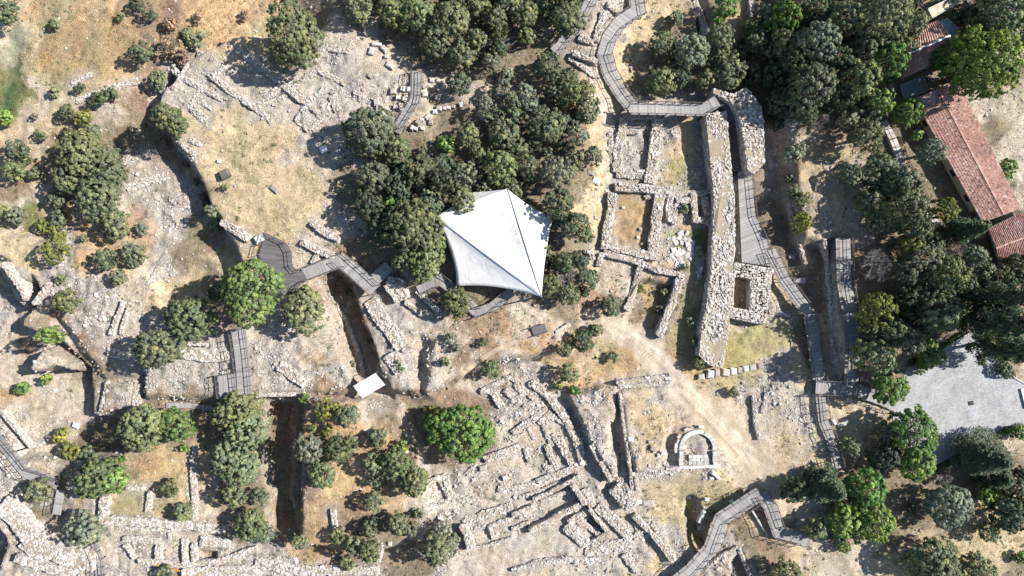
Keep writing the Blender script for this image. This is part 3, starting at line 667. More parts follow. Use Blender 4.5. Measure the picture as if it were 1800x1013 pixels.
wall_poly(ring_at(bs[::-1], 4.0), flat(4.0, .8), -1.0, 'stone_bastion', '', 'bastion', None, 1320, 230, .42, lab='curved shaded stone bastion beside the sunken walkway')
tw = [(1293,463),(1359,473),(1345,571),(1285,558)]; tv = [(1291,485),(1321,490),(1319,547),(1289,542)]
wall_poly(ring_at(tw[::-1], 2.2), flat(2.2, .3), -0.5, 'square_tower', '', 'tower', None, 1320, 515, .4, lab='square stone tower with a sandy open room beside the thick wall', holes=[[at(x, y, 2.2) for x, y in tv]])
mp_ = Q('2b', [(690,440),(760,450),(800,540),(730,570),(680,500)])
wall_poly(ring_at([(x, y) for x, y in mp_][::-1], 4.6), flat(4.6, .6), 2.0, 'rubble_pier', '', 'ruin', None, 700, 500, .55, lab='broken pale rubble pier between the shaded walkway and the narrow trench')
bl = [(1036,95 * 0 + 20)]
# irregular paved floor
pv = Q('3b', [(830,210),(905,180),(975,240),(960,380),(900,400),(820,370)])
P = ring_at(pv, .2); xs = [p[0] for p in P]; ys = [p[1] for p in P]
fl = empty('paved_floor', (np.mean(xs), np.mean(ys), 0)); tag(fl, 'floor of irregular pale slabs with dry grass in the joints', 'floor')
slab_shapes = []
for i in range(5):
    V_, F_, T_ = rocks(np.zeros((1, 3)), np.array([[.42, .36, .14]]), np.zeros(1), tint=np.array([rng.uniform(.55, .95)]))
    me = np_mesh('slab', V_, F_, {'tint': ('FLOAT', T_)}); me.materials.append(M['stone']); slab_shapes.append(me)
gx, gy = np.meshgrid(np.arange(min(xs), max(xs), .95), np.arange(min(ys), max(ys), .9), indexing='ij')
gx = (gx + (np.arange(gx.shape[1]) % 2)[None] * .45).ravel() + rng.normal(0, .1, gx.size); gy = gy.ravel() + rng.normal(0, .1, gy.size)
k = sdf([tuple(p) for p in P], gx, gy) > .3
for x, y in zip(gx[k], gy[k]):
    if rng.random() < .12: continue
    s_ = link('slab', slab_shapes[int(rng.integers(5))], None, fl, (x - fl.location.x, y - fl.location.y, float(hz(x, y)) + .04))
    s_.rotation_euler.z = rng.uniform(0, 6.28); f_ = rng.uniform(.8, 1.25); s_.scale = (f_, f_ * rng.uniform(.8, 1.1), 1)

# single blocks and boulders
def block(px, py, L, W_, h, ang, desc='pale block', m='marble', group='loose stone blocks lying among the ruins', name='stone_block', rz=0.10):
    x, y, z = pt(px, py, h * .6)
    V_, F_, T_ = rocks(np.zeros((1, 3)), np.array([[L * .05, W_ * .05, h / 2]]), np.zeros(1), jit=rz, tilt=.04, tint=np.array([rng.uniform(.2, .95)]))
    o = link(name, np_mesh(name, V_, F_, {'tint': ('FLOAT', T_)}), M[m], None, (x, y, float(hz(x, y)) + h * .42))
    o.rotation_euler.z = R_(-ang); auto(o, desc, 'stone', px, py, group)
BL = [('2a',630,232,17,6,.6,5,'long white marble block'),('2a',603,266,9,12,.6,10,'upright white block'),('2a',672,256,13,9,.7,45,'grey block'),('2a',682,296,6,6,.5,0,'small pale stone'),('2a',700,342,15,9,.6,30,'long grey slab'),
 ('2a',630,535,10,12,.6,-5,'greenish grey block'),('2a',641,568,8,9,.4,0,'pale square block'),('2a',595,400,7,5,.4,30,'pale stone'),('2a',560,470,6,5,.4,0,'pale stone'),
 ('2a',820,670,9,7,.8,-50,'large boulder'),('2a',850,640,9,8,.9,-50,'large boulder'),('2a',835,675,8,6,.7,20,'large boulder'),('2a',870,672,7,6,.7,0,'large boulder'),('2a',868,628,7,6,.8,0,'large boulder'),('2a',898,612,9,7,.8,-40,'large boulder'),('2a',915,640,7,9,.8,0,'large boulder'),
 ('2a',935,585,8,7,.8,0,'large boulder'),('2a',957,568,9,8,.9,10,'large boulder'),('2a',985,567,7,6,.6,0,'large boulder'),('2a',1008,563,7,6,.6,0,'large boulder'),('2a',1032,557,7,6,.6,10,'large boulder'),('2a',1075,550,7,9,.7,-20,'large boulder'),
 ('2a',885,445,11,8,.8,-30,'large boulder'),('2a',920,420,8,7,.7,0,'large boulder'),('2a',945,470,9,7,.8,0,'large boulder'),('2a',960,425,9,7,.7,20,'large boulder'),('2a',885,495,9,8,.7,0,'large boulder'),('2a',985,455,8,9,.8,0,'large boulder'),('2a',1000,500,9,7,.8,0,'large boulder'),('2a',950,510,8,7,.7,0,'large boulder'),('2a',1040,460,8,8,.8,10,'large boulder'),('2a',1015,425,8,6,.6,0,'large boulder'),
 ('2a',718,480,9,9,.8,0,'large boulder'),('2a',770,465,9,8,.8,20,'large boulder'),('2a',800,470,8,9,.8,0,'large boulder'),('2a',745,510,8,7,.7,0,'large boulder'),('2a',775,520,9,7,.8,30,'large boulder'),('2a',800,545,8,8,.8,0,'large boulder'),('2a',760,570,9,7,.7,40,'large boulder'),('2a',730,560,7,7,.6,0,'large boulder'),('2a',785,500,7,7,.7,0,'large boulder'),
 ('2a',95,990,16,8,.5,40,'pale slab'),('1c',395,222,12,10,.6,20,'white rounded block'),('3c',1060,478,14,7,.7,35,'long white marble block'),('3c',1075,495,12,6,.6,35,'white marble block'),('3c',1045,500,8,6,.5,0,'small white block'),
 ('3c',622,296,11,7,.5,0,'pale block'),('3c',712,628,20,10,.5,-8,'long pale slab'),('3c',665,625,10,7,.5,0,'pale block'),('3c',740,345,11,8,.7,15,'pale boulder'),('3c',790,370,9,8,.7,0,'pale boulder'),('3c',725,310,9,6,.5,0,'pale stone'),('3c',770,380,7,6,.5,0,'pale stone'),('3c',745,360,6,6,.5,0,'pale stone'),
 ('3c',1000,690,8,14,.7,20,'white upright stone'),('3c',985,720,8,12,.7,20,'pale stone'),('3c',1010,655,8,6,.5,0,'pale stone'),('3c',985,760,8,7,.5,0,'pale stone'),('3c',930,598,8,8,.5,0,'pale round stone'),('3c',1020,610,7,6,.7,0,'dark stone'),
 ('4c',395,215,20,8,.5,-22,'white marble slab lying on straw'),('4c',345,205,5,13,.5,-30,'narrow white marble slab'),
 ('4b',125,332,12,9,.5,5,'flat grey block'),('4b',165,458,22,9,.5,-3,'long flat grey block'),('3b',1040,948,12,14,.8,5,'large squared block'),('3b',1075,942,9,14,.8,0,'large squared block'),('3b',1120,940,14,13,.8,8,'large squared block'),('3b',1160,932,11,12,.8,0,'large squared block'),('3b',1192,928,9,12,.7,0,'large squared block'),('3b',1225,918,10,11,.7,-8,'large squared block'),('3b',1262,912,12,11,.7,-8,'large squared block'),('3b',1300,905,11,11,.7,-8,'large squared block'),('3b',990,960,12,10,.7,-5,'large squared block'),
 ('2c',1190,447,14,9,.8,-15,'pale squared block'),('2c',1303,500,9,10,.9,-15,'standing pale block'),('2c',1287,205,8,5,.4,30,'small white block'),('2c',700,845,6,7,.5,0,'white stone'),
 ('1a',1175,912,17,14,1.1,-28,'brown box'),('1a',1145,845,6,6,.5,0,'dark stone'),('3a',440,948,14,10,.7,25,'pale tilted slab'),('3a',410,905,12,8,.5,10,'pale slab'),('2b',15,240,16,12,.9,-30,'white limestone boulder'),('3b',440,128,6,6,.4,0,'round pale stone'),('3b',672,188,5,5,.4,0,'round pale stone'),('3b',660,232,6,5,.4,0,'pale stone on sand'),('3b',685,265,8,4,.4,0,'pale stone on sand'),('3b',583,75,5,4,.4,0,'pale stone on sand'),('3b',740,298,5,10,.5,20,'dark upright stone')]
for c, x, y, L, W_, h, a, d in BL:
    (px, py), = Q(c, [(x, y)])
    mm_ = 'marble' if ('white' in d or 'marble' in d) else ('rail' if 'brown' in d else 'stone')
    if d == 'brown box': 
        block(px, py, L, W_, h, a, 'weathered brown wooden box', 'rail', None, 'wooden_box', 0.02)
    else: block(px, py, L, W_, h, a, d, mm_, rz=.13 if 'boulder' in d else .08)

# marble semicircle (odeon)
ox, oy = at(1227, 789, 2.0); oz = 1.95
od = empty('marble_semicircle', (ox, oy, oz)); tag(od, 'curved white marble seating ring open towards its white stage blocks', 'ruin')
def wedge(a0, a1, r0, r1, z0, z1):
    q = [(r0 * math.cos(a0), r0 * math.sin(a0)), (r1 * math.cos(a0), r1 * math.sin(a0)), (r1 * math.cos(a1), r1 * math.sin(a1)), (r0 * math.cos(a1), r0 * math.sin(a1))]
    b_ = MB(); b_.hexa([(x, y, z0) for x, y in q] + [(x, y, z1) for x, y in q], rng.uniform(.2, .95)); return b_
for i in range(13):
    a0 = R_(-4 + i * 188 / 13); wedge(a0 + .008, R_(-4 + (i + 1) * 188 / 13) - .008, 2.55, 3.25, -.9, .12 + rng.normal(0, .04)).build('seat_block', M['marble'], od)
for i in range(4):
    for sx in (-1, 1):
        b_ = MB(); b_.box((sx * 2.9 + rng.normal(0, .03), -.72 - i * .62, -.3), (.66, .58, .9 + rng.normal(0, .05)), 0, rng.uniform(.2, .9)); b_.build('side_block', M['marble'], od)
for i in range(5):
    for j in range(3):
        b_ = MB(); b_.box((-1.2 + i * .66 + rng.normal(0, .03), -1.4 - j * .58, -.35), (.62, .54, .4 + rng.normal(0, .09)), rng.normal(0, .03), rng.uniform(.1, .8)); b_.build('stage_block', M['marble'], od)
for i in range(9):
    b_ = MB(); b_.box((-2.9 + i * .76, -3.25 + .1 * i * .3, -.2), (.72, .5, .6), .04, rng.uniform(.4, .95)); b_.build('front_block', M['marble'], od)
for i in range(9):
    if i in (1, 4): continue
    a0 = R_(75 + i * 13); b_ = wedge(a0 + .01, R_(75 + (i + 1) * 13) - .01, 3.6 + rng.normal(0, .12), 4.1 + rng.normal(0, .15), -.4, .02 + rng.normal(0, .08)); b_.build('outer_block', M['stone'], od)

# ---------------------------------------------------------------- boardwalks
POSTS = None
def post_mesh():
    global POSTS
    if POSTS is None:
        b_ = MB(); b_.box((0, 0, .5), (.11, .11, 1.25), 0, .5); o = b_.build('post', M['rail']); POSTS = o.data; bpy.data.objects.remove(o)
    return POSTS
def railing(o, L, off, both=True, spacing=1.7):
    b_ = MB()
    L = [np.array(p) - off for p in L]
    for a, b in zip(L[:-1], L[1:]):
        b_.beam(a + (0, 0, 1.08), b + (0, 0, 1.08), .09, .07); b_.beam(a + (0, 0, .6), b + (0, 0, .6), .04, .05)
        n_ = max(1, int(round(np.linalg.norm(b - a) / spacing)))
        for i in range(n_):
            p = a + (b - a) * i / n_; link('post', post_mesh(), None, o, tuple(p))
    link('post', post_mesh(), None, o, tuple(L[-1]))
    b_.build('handrail', M['rail'], o)
def walkway(pl, wpx, lab, dz=.7, m='wood', rails='LR', name='wooden_walkway', zs=None):
    W_ = [pt(x, y, dz) for x, y in pl]
    if zs: W_ = [(*at(x, y, z), z) for (x, y), z in zip(pl, zs)]
    else:   # smooth heights
        zz = [p[2] for p in W_]
        for _ in range(2): zz = [max(zz[i], (zz[max(0, i - 1)] + zz[i] + zz[min(len(zz) - 1, i + 1)]) / 3) for i in range(len(zz))]
        W_ = [(*at(x, y, z), z) for (x, y), z in zip(pl, zz)]
    L_, R2 = offset(W_, wpx * .1)
    L3 = [np.array([*l, p[2]]) for l, p in zip(L_, W_)]; R3 = [np.array([*r_, p[2]]) for r_, p in zip(R2, W_)]
    off = np.array(W_[0]); o = empty(name, W_[0]); tag(o, lab, 'walkway', 'wooden visitor walkways')
    b_ = MB(); fr = MB()
    for i in range(len(W_) - 1):
        a0, a1, b0, b1 = L3[i] - off, L3[i + 1] - off, R3[i] - off, R3[i + 1] - off
        n_ = max(1, int(np.linalg.norm(np.array(W_[i + 1]) - np.array(W_[i])) / .24))
        tone = rng.uniform(.35, .65)
        for k_ in range(n_):
            f0, f1 = (k_ + .06) / n_, (k_ + .94) / n_
            q = [b0 + (b1 - b0) * f0, b0 + (b1 - b0) * f1, a0 + (a1 - a0) * f1, a0 + (a1 - a0) * f0]
            h = rng.normal(0, .006)
            b_.hexa([p - (0, 0, .05) for p in q] + [p + (0, 0, h) for p in q], float(np.clip(tone + rng.normal(0, .22), 0, 1)))
        for f in (.12, .88):
            fr.beam(a0 + (b0 - a0) * f - (0, 0, .17), a1 + (b1 - a1) * f - (0, 0, .17), .12, .22)
        ns = max(1, int(np.linalg.norm(a1 - a0) / 3))
        for k_ in range(ns + 1):
            for f in (.12, .88):
                p = (a0 + (b0 - a0) * f) * (1 - k_ / ns) + (a1 + (b1 - a1) * f) * (k_ / ns)
                g = float(hz(p[0] + off[0], p[1] + off[1])) - off[2]
                if p[2] - .2 - g > .15: fr.beam((p[0], p[1], g - .3), (p[0], p[1], p[2] - .2), .14, .14)
    b_.build('planks', M[m], o)['kind'] = 'stuff'
    fr.build('support_frame', M['rail'], o)
    if 'L' in rails: railing(o, [l + (0, 0, .02) for l in L3], off)
    if 'R' in rails: railing(o, [l + (0, 0, .02) for l in R3], off)
    return o
def platform(poly, z, ang, lab, m='deck_dark', rail=(), name='wooden_deck'):
    P = [np.array(at(x, y, z)) for x, y in poly]; c = sum(P) / len(P); off = np.array([c[0], c[1], z])
    o = empty(name, tuple(off)); tag(o, lab, 'deck', 'wooden visitor walkways')
    ca, sa = math.cos(ang), math.sin(ang)
    U = [((p - c)[0] * ca + (p - c)[1] * sa, -(p - c)[0] * sa + (p - c)[1] * ca) for p in P]
    b_ = MB(); v = min(u[1] for u in U) + .02; vm = max(u[1] for u in U)
    while v < vm - .05:
        vm_ = v + .1; xs_ = []
        for (x0, y0), (x1, y1) in zip(U, U[1:] + U[:1]):
            if (y0 > vm_) != (y1 > vm_): xs_.append(x0 + (x1 - x0) * (vm_ - y0) / (y1 - y0))
        xs_.sort()
        for x0, x1 in zip(xs_[::2], xs_[1::2]):
            x = x0
            while x < x1 - .1:      # boards butt end to end
                xe = min(x1, x + rng.uniform(2.5, 4.2)); t = float(np.clip(rng.normal(.5, .25), 0, 1)); h = rng.normal(0, .005)
                q = [(x, v), (xe - .02, v), (xe - .02, v + .19), (x, v + .19)]
                q = [(a * ca - b * sa, a * sa + b * ca) for a, b in q]
                b_.hexa([(a, b, -.06) for a, b in q] + [(a, b, h) for a, b in q], t); x = xe
        v += .215
    b_.build('planks', M[m], o)['kind'] = 'stuff'
    fr = MB(); U3 = [np.array([*(p - c), 0.0]) for p in P]
    for a, b in zip(U3, U3[1:] + U3[:1]): fr.beam(a - (0, 0, .2), b - (0, 0, .2), .12, .24)
    for a in U3:
        a2 = a * .95; g = float(hz(a2[0] + off[0], a2[1] + off[1])) - off[2]
        if g < -.4: fr.beam((a2[0], a2[1], g - .3), (a2[0], a2[1], -.2), .15, .15)
    fr.build('support_frame', M['rail'], o)
    for i0, i1 in rail: railing(o, [np.array([*P[k % len(P)], z]) for k in range(i0, i1 + 1)], off)
    return o
walkway([(733,125),(732,165),(729,178),(695,232)], 17, 'grey boardwalk bending between two fields of tumbled boulders', .6)
walkway([(682,205),(692,216),(712,220)], 9, 'short side ramp joining the boardwalk among boulders', .5, rails='')
walkway([(1045,-12),(1020,40),(975,92)], 19, 'straight boardwalk leaving the top edge beside a dark oak', .9)
walkway([(1116,-14),(1120,20),(1090,40),(1070,68),(1062,95),(1071,130),(1090,162),(1112,190)], 24, 'S-shaped grey boardwalk coming down from the top edge', 1.2)
walkway([(1108,191),(1170,192),(1236,194),(1262,178)], 20, 'level boardwalk along the top of the citadel rooms', 1.6, zs=[4.2, 3.6, 3.6, 3.6])
walkway([(1268,178),(1285,188),(1291,240),(1298,300)], 16, 'sunken shaded boardwalk between thick wall and bastion', .5, m='deck_dark', rails='L', zs=[3.2, 2.6, 1.2, .9])
platform([(1297,302),(1320,300),(1328,380),(1346,420),(1362,469),(1304,461)], .9, R_(20), 'wide triangular wooden deck in tree shade beside the thick wall', 'wood', [(0, 4)])
walkway([(1352,441),(1378,492),(1405,530),(1422,550),(1429,590),(1433,622),(1440,668)], 21, 'long shaded boardwalk bending down from the triangular deck', .6, zs=[.9,.9,.9,.9,.9,.9,1.2])
walkway([(1482,419),(1484,495),(1495,558),(1499,620),(1496,676)], 25, 'striped-shade boardwalk running beside the bare grey tree', .5)
walkway([(1434,680),(1500,684),(1548,700),(1576,714)], 24, 'wide boardwalk leading from the crossing to the gravel yard', .7, zs=[1.3,1.3,1.0,.7])
walkway([(1442,692),(1447,740),(1461,774),(1475,828)], 17, 'narrow boardwalk going down beside the two white slabs', .6)
walkway([(1186,1026),(1215,1003),(1249,965),(1268,912),(1336,868)], 25, 'raised grey boardwalk slanting up from the bottom edge', 1.7, rails='LR')
walkway([(1338,868),(1352,890),(1368,935),(1424,950)], 22, 'shaded boardwalk turning down beside the small dark trees', 1.2)
platform([(466,410),(502,427),(511,442),(513,467),(523,479),(531,477),(540,492),(527,500),(517,514),(502,519),(480,505),(455,448)], 5.4, R_(-8), 'dark curved viewing deck beside the bright green tree', 'deck_dark', [(0, 4), (6, 8), (11, 12)])
walkway([(534,484),(560,474),(600,458)], 22, 'light grey boardwalk joining the curved deck', .6, zs=[5.3,5.3,5.2])
walkway([(594,452),(625,478),(660,510)], 24, 'shaded boardwalk crossing above the narrow trench', .6, zs=[5.15,5.0,4.9])
walkway([(656,494),(684,468)], 20, 'short shaded boardwalk under the big oak beside the trench', .6, zs=[4.85,4.8], rails='')
walkway([(735,512),(775,492),(812,520),(838,548)], 18, 'dark boardwalk passing under the lower corner of the tent', .6)
walkway([(832,552),(865,540),(900,512)], 16, 'sunlit boardwalk emerging from beneath the white tent', .6)
walkway([(419,578),(426,630),(431,694)], 25, 'straight ladder-like boardwalk over pale rubble below the bright tree', 1.2, zs=[4.3,4.2,4.0])
platform([(382,660),(418,655),(420,697),(386,699)], 3.9, R_(90), 'small square lookout deck beside the straight boardwalk', 'wood', [(0, 1), (3, 4)])
walkway([(292,713),(330,713),(372,718)], 9, 'narrow plank strip below the long rubble bank', .3, rails='')
walkway([(-12,762),(20,800),(46,832),(80,842),(102,852)], 19, 'boardwalk entering from the edge beside the long pale wall', .8)
walkway([(107,862),(99,905)], 15, 'short shaded boardwalk between two trees above the rampart', .8, rails='R')
walkway([(163,957),(174,983),(178,1025)], 18, 'short boardwalk leaving the bottom edge beside the sunken rooms', .8)
walkway([(862,90),(908,64)], 22, 'dark slatted boardwalk hidden among the oaks at the top', 1.0, m='deck_dark')
# narrow dirt footpath
def sheet(pl, wpx, name, m, dz=.03, kind='structure'):
    pts = []
    for a, b in zip(pl[:-1], pl[1:]):
        n_ = max(1, int(math.hypot(b[0] - a[0], b[1] - a[1]) / 5))
        pts += [(a[0] + (b[0] - a[0]) * i / n_, a[1] + (b[1] - a[1]) * i / n_) for i in range(n_)]
    pts.append(pl[-1]); W_ = [pt(x, y, dz) for x, y in pts]; L_, R2 = offset(W_, wpx * .1)
    V_ = []
    for l, r_, p in zip(L_, R2, W_):
        z = max(float(hz(*l)), float(hz(*r_)), p[2]) + .06
        V_ += [(*l, z), (*r_, z), (*l, z - .5), (*r_, z - .5)]
    F_ = []
    for i in range(len(W_) - 1):
        a = i * 4; F_ += [(a, a + 1, a + 5, a + 4), (a + 2, a, a + 4, a + 6), (a + 1, a + 3, a + 7, a + 5)]
    return tag(link(name, np_mesh(name, np.array(V_), np.array(F_)), m), kind=kind)
sheet([(788,682),(815,655),(846,632),(872,615),(905,601),(940,582)], 8, 'footpath', make_simple('packed_earth', (.36, .28, .2), .2, 3))
fb = empty('footbridge', pt(948, 580, .3)); tag(fb, 'little wooden footbridge at the upper end of the dirt path', 'bridge')
b_ = MB(); b_.box((0, 0, .1), (2.4, 1.5, .12), .35, .4); b_.build('deck', M['deck_dark'], fb)
for s_ in (-.7, .7):
    b_ = MB(); b_.beam((-1.1 - s_ * .34, -.4 + s_, .9), (1.1 - s_ * .34, .4 + s_, .9), .08, .08); b_.beam((-1.1 - s_ * .34, -.4 + s_, 0), (-1.1 - s_ * .34, -.4 + s_, .9), .08, .08); b_.beam((1.1 - s_ * .34, .4 + s_, 0), (1.1 - s_ * .34, .4 + s_, .9), .08, .08); b_.build('handrail', M['rail'], fb)

# ---------------------------------------------------------------- gravel yard with kerb
yv = [(*p, .62) for p in YW]
me = bpy.data.meshes.new('gravel_yard'); me.from_pydata(yv, [], [list(range(len(yv)))[::-1]])
tag(link('gravel_yard', me, M['gravel']), kind='structure')
kb = MB()
for a, b in zip(yv[9:12], yv[10:13]): kb.beam((a[0], a[1], .66), (b[0], b[1], .66), .22, .2)
for a, b in zip(yv[2:6], yv[3:7]): kb.beam((a[0], a[1], .66), (b[0], b[1], .66), .22, .2)
tag(kb.build('kerb', M['concrete']), kind='structure')
cv = MB(); x, y, z = (*at(1707, 709, .7), .66); cv.box((x, y, z), (.85, .75, .1), R_(8), .5); tag(cv.build('manhole_cover', M['dark']), 'small black square cover lying in the middle of the grey gravel yard', 'cover')
wp = MB(); x, y = at(1803, 700, .8); wp.box((x, y, .8), (1.0, 3.6, .3), R_(14), .5); tag(wp.build('concrete_slab', M['white']), 'white concrete slab cut by the photo edge beside the gravel yard', 'slab')

# ---------------------------------------------------------------- tent
def tri_patch(A, B, C, sag_ab, sag_bc, sag_ca, n=16, sag=0.0, off=None):
    V_ = []; idx_ = {}
    A, B, C = map(lambda p: np.array(p, float), (A, B, C)); cen = (A + B + C) / 3
    for i in range(n + 1):
        for j in range(n + 1 - i):
            u, v = i / n, j / n; w_ = 1 - u - v      # A*w + B*u + C*v
            p = A * w_ + B * u + C * v
            for (wa, wb, s_, mid) in ((w_, u, sag_ab, (A + B) / 2), (u, v, sag_bc, (B + C) / 2), (v, w_, sag_ca, (C + A) / 2)):
                p = p + (cen - mid) * (4 * wa * wb) * s_ * np.array([1, 1, .6])
            p = p - np.array([0, 0, sag * 27 * u * v * w_])
            idx_[(i, j)] = len(V_); V_.append(p)
    F_ = []
    for i in range(n):
        for j in range(n - i):
            F_.append((idx_[(i, j)], idx_[(i + 1, j)], idx_[(i, j + 1)]))
            if i + j < n - 1: F_.append((idx_[(i + 1, j)], idx_[(i + 1, j + 1)], idx_[(i, j + 1)]))
    V_ = np.array(V_) - off
    return V_, np.array(F_)
def W3(px, py, z): return np.array([*at(px, py, z), z])
tA, tB, tC, tD, tE, tF = W3(764, 381, 9.0), W3(802, 504, 5.9), W3(952, 522, 8.4), W3(972, 383, 5.8), W3(892, 332, 9.6), W3(830, 338, 7.4)
toff = W3(870, 430, 4); tent = empty('tent_canopy', tuple(toff)); tag(tent, 'large white stretched membrane canopy with two ridges standing among trees', 'tent')
def solid(V_, F_, name, m, parent, th=.03):
    me = np_mesh(name, V_, F_, None, True); o = link(name, me, m, parent)
    sm = o.modifiers.new('thickness', 'SOLIDIFY'); sm.thickness = th; return o
for (a, b, c, s1, s2, s3, sg) in ((tA, tB, tC, .2, .2, 0, .25), (tE, tC, tD, 0, .12, .1, .25), (tA, tC, tE, 0, 0, -.02, .7), (tA, tE, tF, 0, .08, .2, .1)):
    V_, F_ = tri_patch(a, b, c, s1, s2, s3, 18, sg, toff)
    solid(V_, F_, 'membrane_panel', M['cloth'], tent)
for a, b in ((tA, tC), (tE, tC)):
    b_ = MB(); b_.beam(a - toff + (0, 0, .06), b - toff + (0, 0, .05), .08, .06); b_.build('ridge_cable', M['sheet'], tent)
# welded seams across the panels
for (a, b, c, sg) in ((tA, tC, tE, .7), (tA, tC, tB, .25), (tE, tC, tD, .25)):
    for f in (.2, .4, .6, .8):
        p = a + (b - a) * f; q = c + (b - c) * f if sg == .7 else c + (b - c) * f
        b_ = MB(); pr = None
        for k_ in range(9):
            t = k_ / 8; r_ = p + (q - p) * t
            r_ = r_ - np.array([0, 0, sg * 27 * t * (1 - t) * f * (1 - f) * (1 - f) * (1.0 if sg == .7 else 0)]) - toff + (0, 0, .05)
            if pr is not None and sg == .7 : b_.beam(pr, r_, .035, .03)
            pr = r_
        if sg == .7: b_.build('seam', M['concrete'], tent)
for p in (tA, tB, tC, tD, tE):
    g = float(hz(p[0], p[1])); b_ = MB(); b_.beam((p[0] - toff[0], p[1] - toff[1], g - toff[2] - .3), p - toff, .22, .22); b_.build('mast', M['steel'], tent)
# small awning
aw = [W3(621, 679, 4.2), W3(660, 656, 4.6), W3(677, 677, 4.2), W3(637, 700, 3.8)]
ao = W3(650, 678, 2); awn = empty('small_awning', tuple(ao)); tag(awn, 'small tilted white awning at the foot of the narrow trench', 'awning')
me = np_mesh('cover_sheet', np.array([p - ao for p in aw]), np.array([(0, 3, 2, 1)])); o = link('cover_sheet', me, M['cloth'], awn); o.modifiers.new('t', 'SOLIDIFY').thickness = .04
for p in aw:
    g = float(hz(p[0], p[1])); b_ = MB(); b_.beam((p[0] - ao[0], p[1] - ao[1], g - ao[2] - .2), p - ao, .08, .08); b_.build('leg', M['steel'], awn)

# ---------------------------------------------------------------- buildings
def roof_slope(P0, P1, P2, P3, name, parent, off, m='tile', tw=.3, tl=.38):
    """rows of curved tiles: P0-P1 is the eave, P3-P2 the ridge"""
    P0, P1, P2, P3 = [np.array(p, float) for p in (P0, P1, P2, P3)]
    nu = int(np.linalg.norm(P1 - P0) / tw); nv = int(np.linalg.norm(P3 - P0) / tl)
    nrm = np.cross(P1 - P0, P3 - P0); nrm /= np.linalg.norm(nrm)
    if nrm[2] < 0: nrm = -nrm
    u = (np.arange(nu) + .5) / nu; v = np.arange(nv) / nv
    U, Vv = np.meshgrid(u, v, indexing='ij'); U = U.ravel(); Vv = Vv.ravel(); n_ = len(U)
    def S(u_, v_): return (P0 * ((1 - u_) * (1 - v_))[:, None] + P1 * (u_ * (1 - v_))[:, None] + P2 * (u_ * v_)[:, None] + P3 * ((1 - u_) * v_)[:, None])
    du = .5 / nu; dv = 1.15 / nv; V_ = np.zeros((n_, 6, 3)); k = 0
    for (dv_, lift) in ((0, .05), (dv, .0)):
        for (du_, h) in ((-du * .92, 0), (0, .12), (du * .92, 0)):
            V_[:, k] = S(np.clip(U + du_, 0, 1), np.clip(Vv + dv_, 0, 1)) + nrm * (h + lift); k += 1
    V_ += rng.normal(0, .012, (n_, 1, 3))
    F_ = np.array([(0, 1, 4, 3), (1, 2, 5, 4)])[None] + (np.arange(n_) * 6)[:, None, None]
    tint = np.clip(rng.normal(.5, .2, n_) + fbm(V_[:, 0, 0], V_[:, 0, 1], 4, 3, 3) * .5, 0, 1)
    o = link(name, np_mesh(name, V_.reshape(-1, 3) - off, F_.reshape(-1, 4), {'tint': ('FLOAT', np.repeat(tint, 6))}), M[m], parent); o['kind'] = 'stuff'
    b_ = MB(); q = [P0, P1, P2, P3]; b_.hexa([p - nrm * .12 - off for p in q] + [p - nrm * .01 - off for p in q], .1); b_.build('roof_deck', M['tile'], parent)
